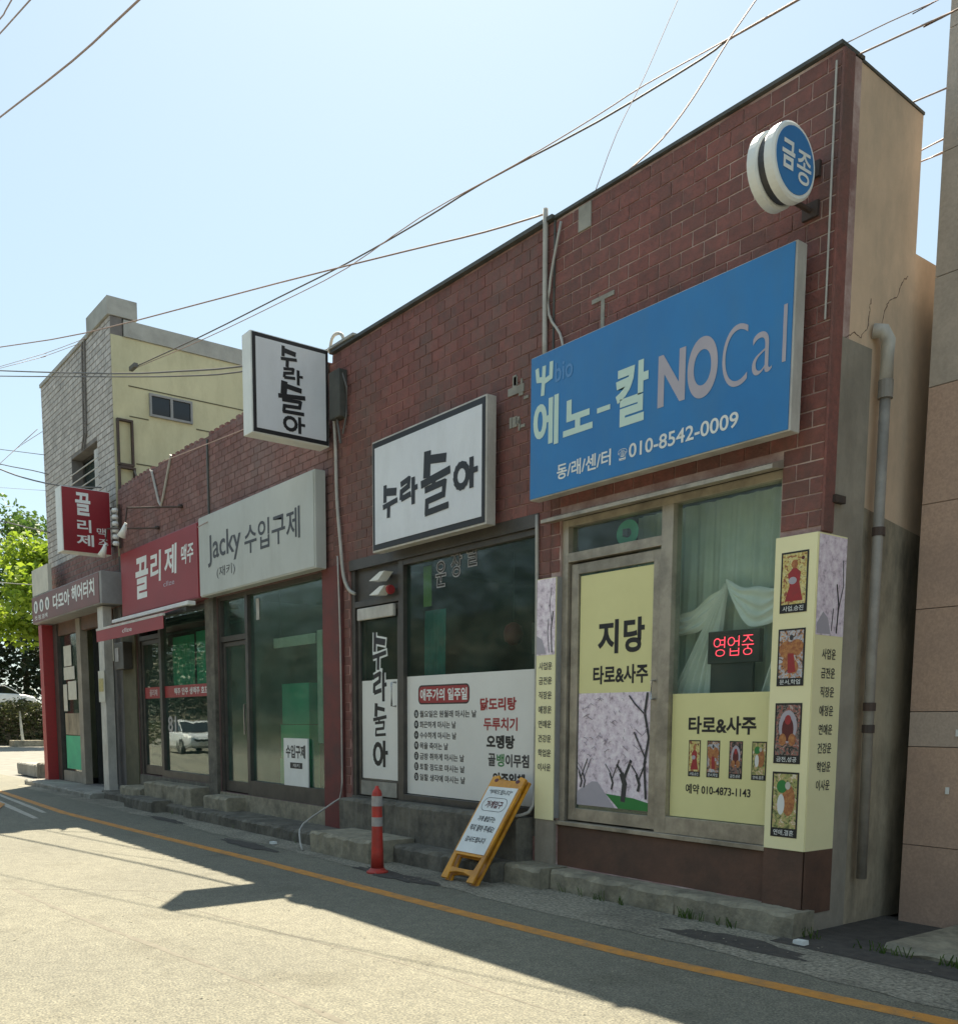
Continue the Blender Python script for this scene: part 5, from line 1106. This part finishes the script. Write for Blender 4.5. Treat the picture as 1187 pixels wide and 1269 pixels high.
W_ = [
 ([(-20.17, 3.53, 8.0), (-18.14, 3.91, 7.64), (-15.18, 4.45, 7.11), (-10.75, 5.27, 6.51), (-8.63, 5.66, 6.21), (-7.56, 5.85, 6.05), (-6.85, 5.99, 5.98)], .008, 1, 'thin reddish wire rising from the left edge to the conduit top', (20, 0)),
 ([(-28.58, 4.99, 10.41), (-24.37, 5.22, 9.24), (-17.8, 5.59, 7.49), (-15.07, 5.74, 6.82), (-13.05, 5.85, 6.36), (-10.63, 5.98, 5.93)], .013, 0, 'upper of two level dark wires passing behind the white projecting sign', (30, 0)),
 ([(-28.62, 4.99, 10.25), (-24.39, 5.22, 9.13), (-17.81, 5.59, 7.44), (-15.07, 5.74, 6.75), (-13.05, 5.85, 6.29), (-10.63, 5.98, 5.91)], .011, 0, 'lower of two level dark wires passing behind the white projecting sign', (30, 0)),
 ([(-14.86, 2.93, 9.0), (-12.96, 2.91, 8.45), (-9.95, 2.88, 7.55), (-7.86, 2.86, 7.0)], .009, 1, 'lone wire slanting across the upper left sky', (8, 6)),
 ([(-11.22, 2.33, 8.0), (-9.88, 2.25, 7.49), (-8.48, 2.18, 7.0)], .006, 1, 'short wire cutting the top left corner of the sky, lower one', (8, 6)),
 ([(-11.5, 2.39, 8.3), (-9.86, 2.26, 7.61), (-8.97, 2.18, 7.3)], .006, 1, 'short wire cutting the very tip of the top left corner', (8, 6)),
 ([(-6.29, 8.25, 8.5), (-6.2, 7.63, 7.74), (-6.11, 7.05, 6.98), (-6.04, 6.58, 6.44), (-5.96, 6.07, 5.97)], .007, 1, 'wire dropping steeply to the right half of the parapet', (6, 0)),
 ([(-6.78, 7.64, 8.5), (-6.57, 6.92, 7.34), (-6.43, 6.43, 6.61), (-6.33, 6.09, 5.99)], .0035, 1, 'faintest wire dropping to the cement patch on the parapet', (6, 0)),
 ([(-3.95, 6.16, 5.89), (-3.73, 6.34, 5.98), (-3.49, 6.54, 6.08), (-3.33, 6.66, 6.15)], .006, 1, 'wire leaving the parapet corner towards the top right, lower of the pair', (0, 5)),
 ([(-3.97, 6.07, 5.94), (-3.83, 6.3, 6.08), (-3.65, 6.57, 6.23), (-3.54, 6.75, 6.35)], .0035, 1, 'faint wire leaving the parapet corner, upper of the pair', (0, 5)),
 ([(-3.98, 6.86, 5.86), (-3.77, 6.98, 5.91)], .006, 1, 'short wire between the plaster wall top and the granite building', (0, 0)),
 ([(-5.27, 9.07, 6.79), (-5.08, 9.14, 6.84), (-4.85, 9.24, 6.89), (-4.0, 9.6, 7.0)], .007, 1, 'upper of two wires seen in the gap beside the granite building', (10, 0)),
 ([(-5.27, 9.07, 6.71), (-5.08, 9.15, 6.74), (-4.85, 9.24, 6.78), (-4.0, 9.6, 6.88)], .007, 1, 'lower of two wires seen in the gap beside the granite building', (10, 0)),
 ([(-26.98, 4.78, 7.97), (-24.43, 5.13, 7.12), (-23.07, 5.32, 6.7), (-21.22, 5.57, 6.23), (-19.3, 5.8, 5.88)], .016, 0, 'dark wire running to the top of the red projecting sign', (25, 0)),
 ([(-28.54, 5.06, 8.34), (-26.13, 5.5, 7.63), (-24.39, 5.81, 7.19), (-23.59, 5.95, 6.97)], .012, 0, 'dark wire meeting the grey brick edge above the tree tops', (25, 0)),
 ([(-28.59, 5.08, 8.51), (-26.16, 5.52, 7.98), (-23.79, 5.95, 7.43)], .008, 0, 'thin level wire meeting the grey brick edge, topmost of the dark ones', (25, 0)),
 ([(-28.78, 5.02, 6.76), (-26.3, 5.47, 6.31), (-24.97, 5.71, 6.01), (-23.65, 5.94, 5.71)], .016, 0, 'dark wire crossing the lime tree crown', (25, 0)),
 ([(-29.07, 4.99, 5.25), (-26.56, 5.45, 4.88), (-24.2, 5.95, 4.6)], .010, 2, 'pale wire crossing in front of the trees above the salon sign', (25, 0)),
 ([(-25.52, 5.37, 7.5), (-24.86, 5.59, 7.73), (-23.87, 5.93, 7.95)], .006, 1, 'reddish wire climbing to the left edge of the grey brick', (20, 0)),
 ([(-24.02, 5.15, 9.18), (-22.37, 5.59, 9.04), (-20.87, 5.98, 8.98)], .005, 1, 'faint reddish wire reaching the corner parapet, lower of the pair', (20, 0)),
 ([(-23.85, 5.11, 9.16), (-22.03, 5.58, 9.02), (-20.45, 5.99, 8.96)], .005, 1, 'faint reddish wire reaching the corner parapet, upper of the pair', (20, 0)),
 ([(-29.81, 5.24, 7.8), (-26.7, 5.59, 7.2), (-23.68, 5.92, 6.63)], .005, 2, 'thin pale wire just above the tree tops at far left', (20, 0)),
]
for pts, r_, k, lab, ext in W_: cable(pts, r_, (M_cable, M_cablep, M_cablew)[k], lab, 'power_cable', group=gp, ext=ext)

# ------------------------------------------------------------------ far left: bank, hedge, trees, car
struct(B('embankment', M_lowplaster, None, -95, -64, 7, 60, -.1, 2.15))
def leaves(name, m, n, fn, s0, s1, parent=None, seed=0, kind=None):
    r = random.Random(seed); mb = MB()
    for _ in range(n):
        x, y, z = fn(r); s = r.uniform(s0, s1)
        a = Vector((r.gauss(0, 1), r.gauss(0, 1), r.gauss(0, .6))).normalized(); b = a.cross(Vector((r.gauss(0, 1), r.gauss(0, 1), r.gauss(0, 1)))).normalized()
        p = Vector((x, y, z)); mb.quad(p-a*s, p-b*s*.55, p+a*s, p+b*s*.55)
    return mb.build(name, m, parent, kind=kind)
leaves('hedge', L_hedge, 14000, lambda r: (r.uniform(-64.6, -62.6), r.uniform(8, 24), 2.5*(1-r.random()**1.6)), .06, .16, seed=1)
tag(bpy.data.objects['hedge'], 'clipped brownish green hedge below the parked white car', 'hedge')
def tree(x, y, h, cr, base, m, seed, label, n=5200, ls=(.10, .26), crown_low=.35):
    r = random.Random(seed); t = thing('leafy_tree', label, 'tree', (x, y, base), 'trees beyond the left end')
    tr = MB(); tr.tube([(x, y, base), (x+.1, y, base+h*.25), (x-.1, y+.1, base+h*.5), (x, y, base+h*.8)], [.24, .19, .13, .04], 8)
    cl = []
    for k in range(34):
        a = r.uniform(0, 6.28); e = r.uniform(-.6, 1.2); rr = cr*r.uniform(.35, .95)
        c = (x+rr*math.cos(a)*math.cos(e), y+rr*math.sin(a)*math.cos(e), base+h*(crown_low+.32)+rr*math.sin(e)*h*.07*1.1)
        c = (c[0], c[1], base+h*(crown_low + (1-crown_low)*min(.97, max(.04, .5+.5*math.sin(e)*r.uniform(.5, 1)))))
        cl.append((c, cr*r.uniform(.22, .42)))
        if k % 3 == 0: tr.tube([(x, y, base+h*r.uniform(.3, .6)), ((x+c[0])/2, (y+c[1])/2, (base+h*.5+c[2])/2), c], [.09, .05, .02], 5)
    tr.build('trunk', M_bark, t)
    def fn(r):
        c, q = r.choice(cl); v = Vector((r.gauss(0, 1), r.gauss(0, 1), r.gauss(0, .75)))
        v = v.normalized()*q*(r.random()**.4); return (c[0]+v.x, c[1]+v.y, c[2]+v.z*.7)
    leaves('crown', m, n, fn, ls[0], ls[1], t, seed+50)
tree(-59, 14.6, 11.5, 3.9, 2.15*0, L_lime, 11, 'bright lime green tree whose crown touches the grey brick edge', n=11000, crown_low=.35)
tree(-74, 9.3, 14.5, 4.6, 2.15, L_lime, 12, 'taller yellow green tree at the left frame edge', n=8000, crown_low=.3)
tree(-76, 17, 15.5, 5, 2.15, L_green, 13, 'mid green tree behind the lime green crowns', n=7000, crown_low=.15)
tree(-82, 11, 17, 5.5, 2.15, L_green, 14, 'rounded green tree rearmost at the left frame edge', n=7000, crown_low=.15)
tree(-84, 24, 11, 5, 2.15, L_dark, 15, 'dark tree half hidden behind the grey brick building', n=5000, crown_low=.1)
leaves('undergrowth', L_dark, 14000, lambda r: (r.uniform(-76, -71), r.uniform(7, 34), 2.1+5.6*r.random()), .12, .3, seed=3, kind='stuff')
sp = thing('young_tree', 'thin staked sapling in a stone planter before the hedge', 'sapling', (-60, 13.1, 0))
MB().tube([(-60, 13.1, .25), (-60.05, 13.05, 1.2), (-60, 13.0, 2.1)], [.09, .07, .05], 8).build('trunk', M_paper, sp)
leaves('crown', L_hedge, 350, lambda r: (-60+r.gauss(0, .3), 13.0+r.gauss(0, .4), 2.2+r.gauss(0, .25)), .06, .14, sp, 9)
slab('stone_planter', M_conc, -60.6, -59.3, 12.5, 14.1, -.03, .32, 'low stone planter round the staked sapling', 'planter', seed=20)

def car(name, loc, rotz, paint, label, dark=False):
    t = thing(name, label, 'car', loc, local=True); t.rotation_euler = (0, 0, rotz)
    # body lofted along x (length 4.4), half widths and heights
    prof = [(-2.2, .35, .70), (-2.12, .28, .88), (-1.6, .24, .98), (-.9, .22, 1.02), (0, .22, 1.03), (.9, .22, 1.0), (1.6, .24, .92), (2.05, .28, .80), (2.22, .38, .62)]
    mb = MB(); rings = []
    for x, zb, zt in prof:
        hw = .90 if abs(x) < 1.7 else .90-.5*(abs(x)-1.7)**1.3
        sec = [(-hw*.93, zb), (-hw, zb+.12), (-hw, (zb+zt)/2), (-hw*.96, zt-.08), (-hw*.82, zt), (hw*.82, zt), (hw*.96, zt-.08), (hw, (zb+zt)/2), (hw, zb+.12), (hw*.93, zb)]
        rings.append(len(mb.v)); mb.v += [(x, y, z) for y, z in sec]
    k = 10
    for i in range(len(prof)-1):
        for j in range(k): j2 = (j+1) % k; mb.f.append((rings[i]+j, rings[i+1]+j, rings[i+1]+j2, rings[i]+j2))
    mb.f.append(tuple(range(k))); mb.f.append(tuple(rings[-1]+j for j in reversed(range(k))))
    mb.build('body', paint, t, smooth=False, bevel=.03)
    def cab(pts, y, name, m, inset=0):
        mb = MB(); n = len(pts); lo = [(x, -y*(1 if z < 1.1 else .84), z) for x, z in pts]; hi = [(x, y*(1 if z < 1.1 else .84), z) for x, z in pts]
        mb.v = lo+hi; mb.f = [tuple(range(n)), tuple(n+i for i in reversed(range(n)))]+[(i, n+i, n+(i+1) % n, (i+1) % n) for i in range(n)]
        return mb.build(name, m, t, bevel=.02)
    cab([(-1.75, .98), (-1.15, 1.42), (-.3, 1.50), (.45, 1.44), (1.25, .98)], .80, 'windows', M_carglass)
    cab([(-1.25, 1.40), (-1.0, 1.47), (-.3, 1.53), (.35, 1.49), (.5, 1.43), (-.3, 1.45)], .83, 'roof', paint)
    mb = MB()
    for s in (-1, 1):
        for a, b in (((-1.78, .97), (-1.15, 1.43)), ((1.27, .97), (.45, 1.45)), ((-.2, .98), (-.25, 1.46))):
            mb.tube([(a[0], s*.81, a[1]), (b[0], s*.69, b[1])], .03, 6)
    mb.build('pillars', paint, t)
    for x in (-1.38, 1.38):
        for s in (-1, 1):
            mb = MB(); n = 24; y0, y1 = s*.74, s*.93
            for i in range(n):
                a0, a1 = 2*math.pi*i/n, 2*math.pi*(i+1)/n
                for (ra, ya), (rb, yb) in (((.33, y0), (.33, y1)), ((.33, y1), (.2, y1))):
                    mb.quad((x+ra*math.cos(a0), ya, .33+ra*math.sin(a0)), (x+ra*math.cos(a1), ya, .33+ra*math.sin(a1)), (x+rb*math.cos(a1), yb, .33+rb*math.sin(a1)), (x+rb*math.cos(a0), yb, .33+rb*math.sin(a0)))
            wh = mb.build('wheel', M_tyre, t)
            mb = MB(); mb.quad(*[(x+.2*math.cos(2*math.pi*i/16), s*.925, .33+.2*math.sin(2*math.pi*i/16)) for i in range(16)]); mb.build('rim', M_chrome, wh)
    for s in (-1, 1):
        B('headlight', M_wprint, t, 2.08, 2.16, s*.5-.16, s*.5+.16, .62, .74); B('taillight', M_redprint, t, -2.2, -2.14, s*.6-.15, s*.6+.15, .66, .82)
    B('number_plate', M_paper, t, 2.20, 2.235, -.25, .25, .42, .53); B('grille', M_black, t, 2.14, 2.225, -.4, .4, .55, .66)
    return t
car('parked_car', (-67, 13.3, 2.15), math.radians(78), M_carwhite, 'white car parked on the bank behind the hedge at far left')
c2_ = car('parked_car', (-44.5, -4.9, 0.0), math.radians(4), M_carwhite, 'white car parked across the road, seen only as a reflection in the pub window')

# unseen wooded slope added across the road to darken the shop window reflections
struct(MB().prism([(-15.5, -.1), (-17, .9), (-26, 8.5), (-60, 9.5), (-60, -.1)], lambda a, b, d: (d, a, b), -220, 60).build('unseen_hill', M_olive))
leaves('hedge', L_hedge, 16000, lambda r: (r.uniform(-110, 12), -7.4+.8*r.random(), .1+1.25*(1-r.random()**1.5)), .06, .14, seed=41, kind='stuff')  # unseen hedge row added to hide pale ground in the glass reflections
L_unseen_wood = leaf_mat('unseen_wood_leaves', (0.018, 0.036, 0.020), (0.030, 0.050, 0.024), 0.1)
leaves('unseen_wood', L_unseen_wood, 70000, lambda r: (r.uniform(-150, 15), -16-5*r.random(), 1.0+9*r.random()**.8+1.2*math.sin(r.random()*6)), .12, .26, seed=33, kind='stuff')
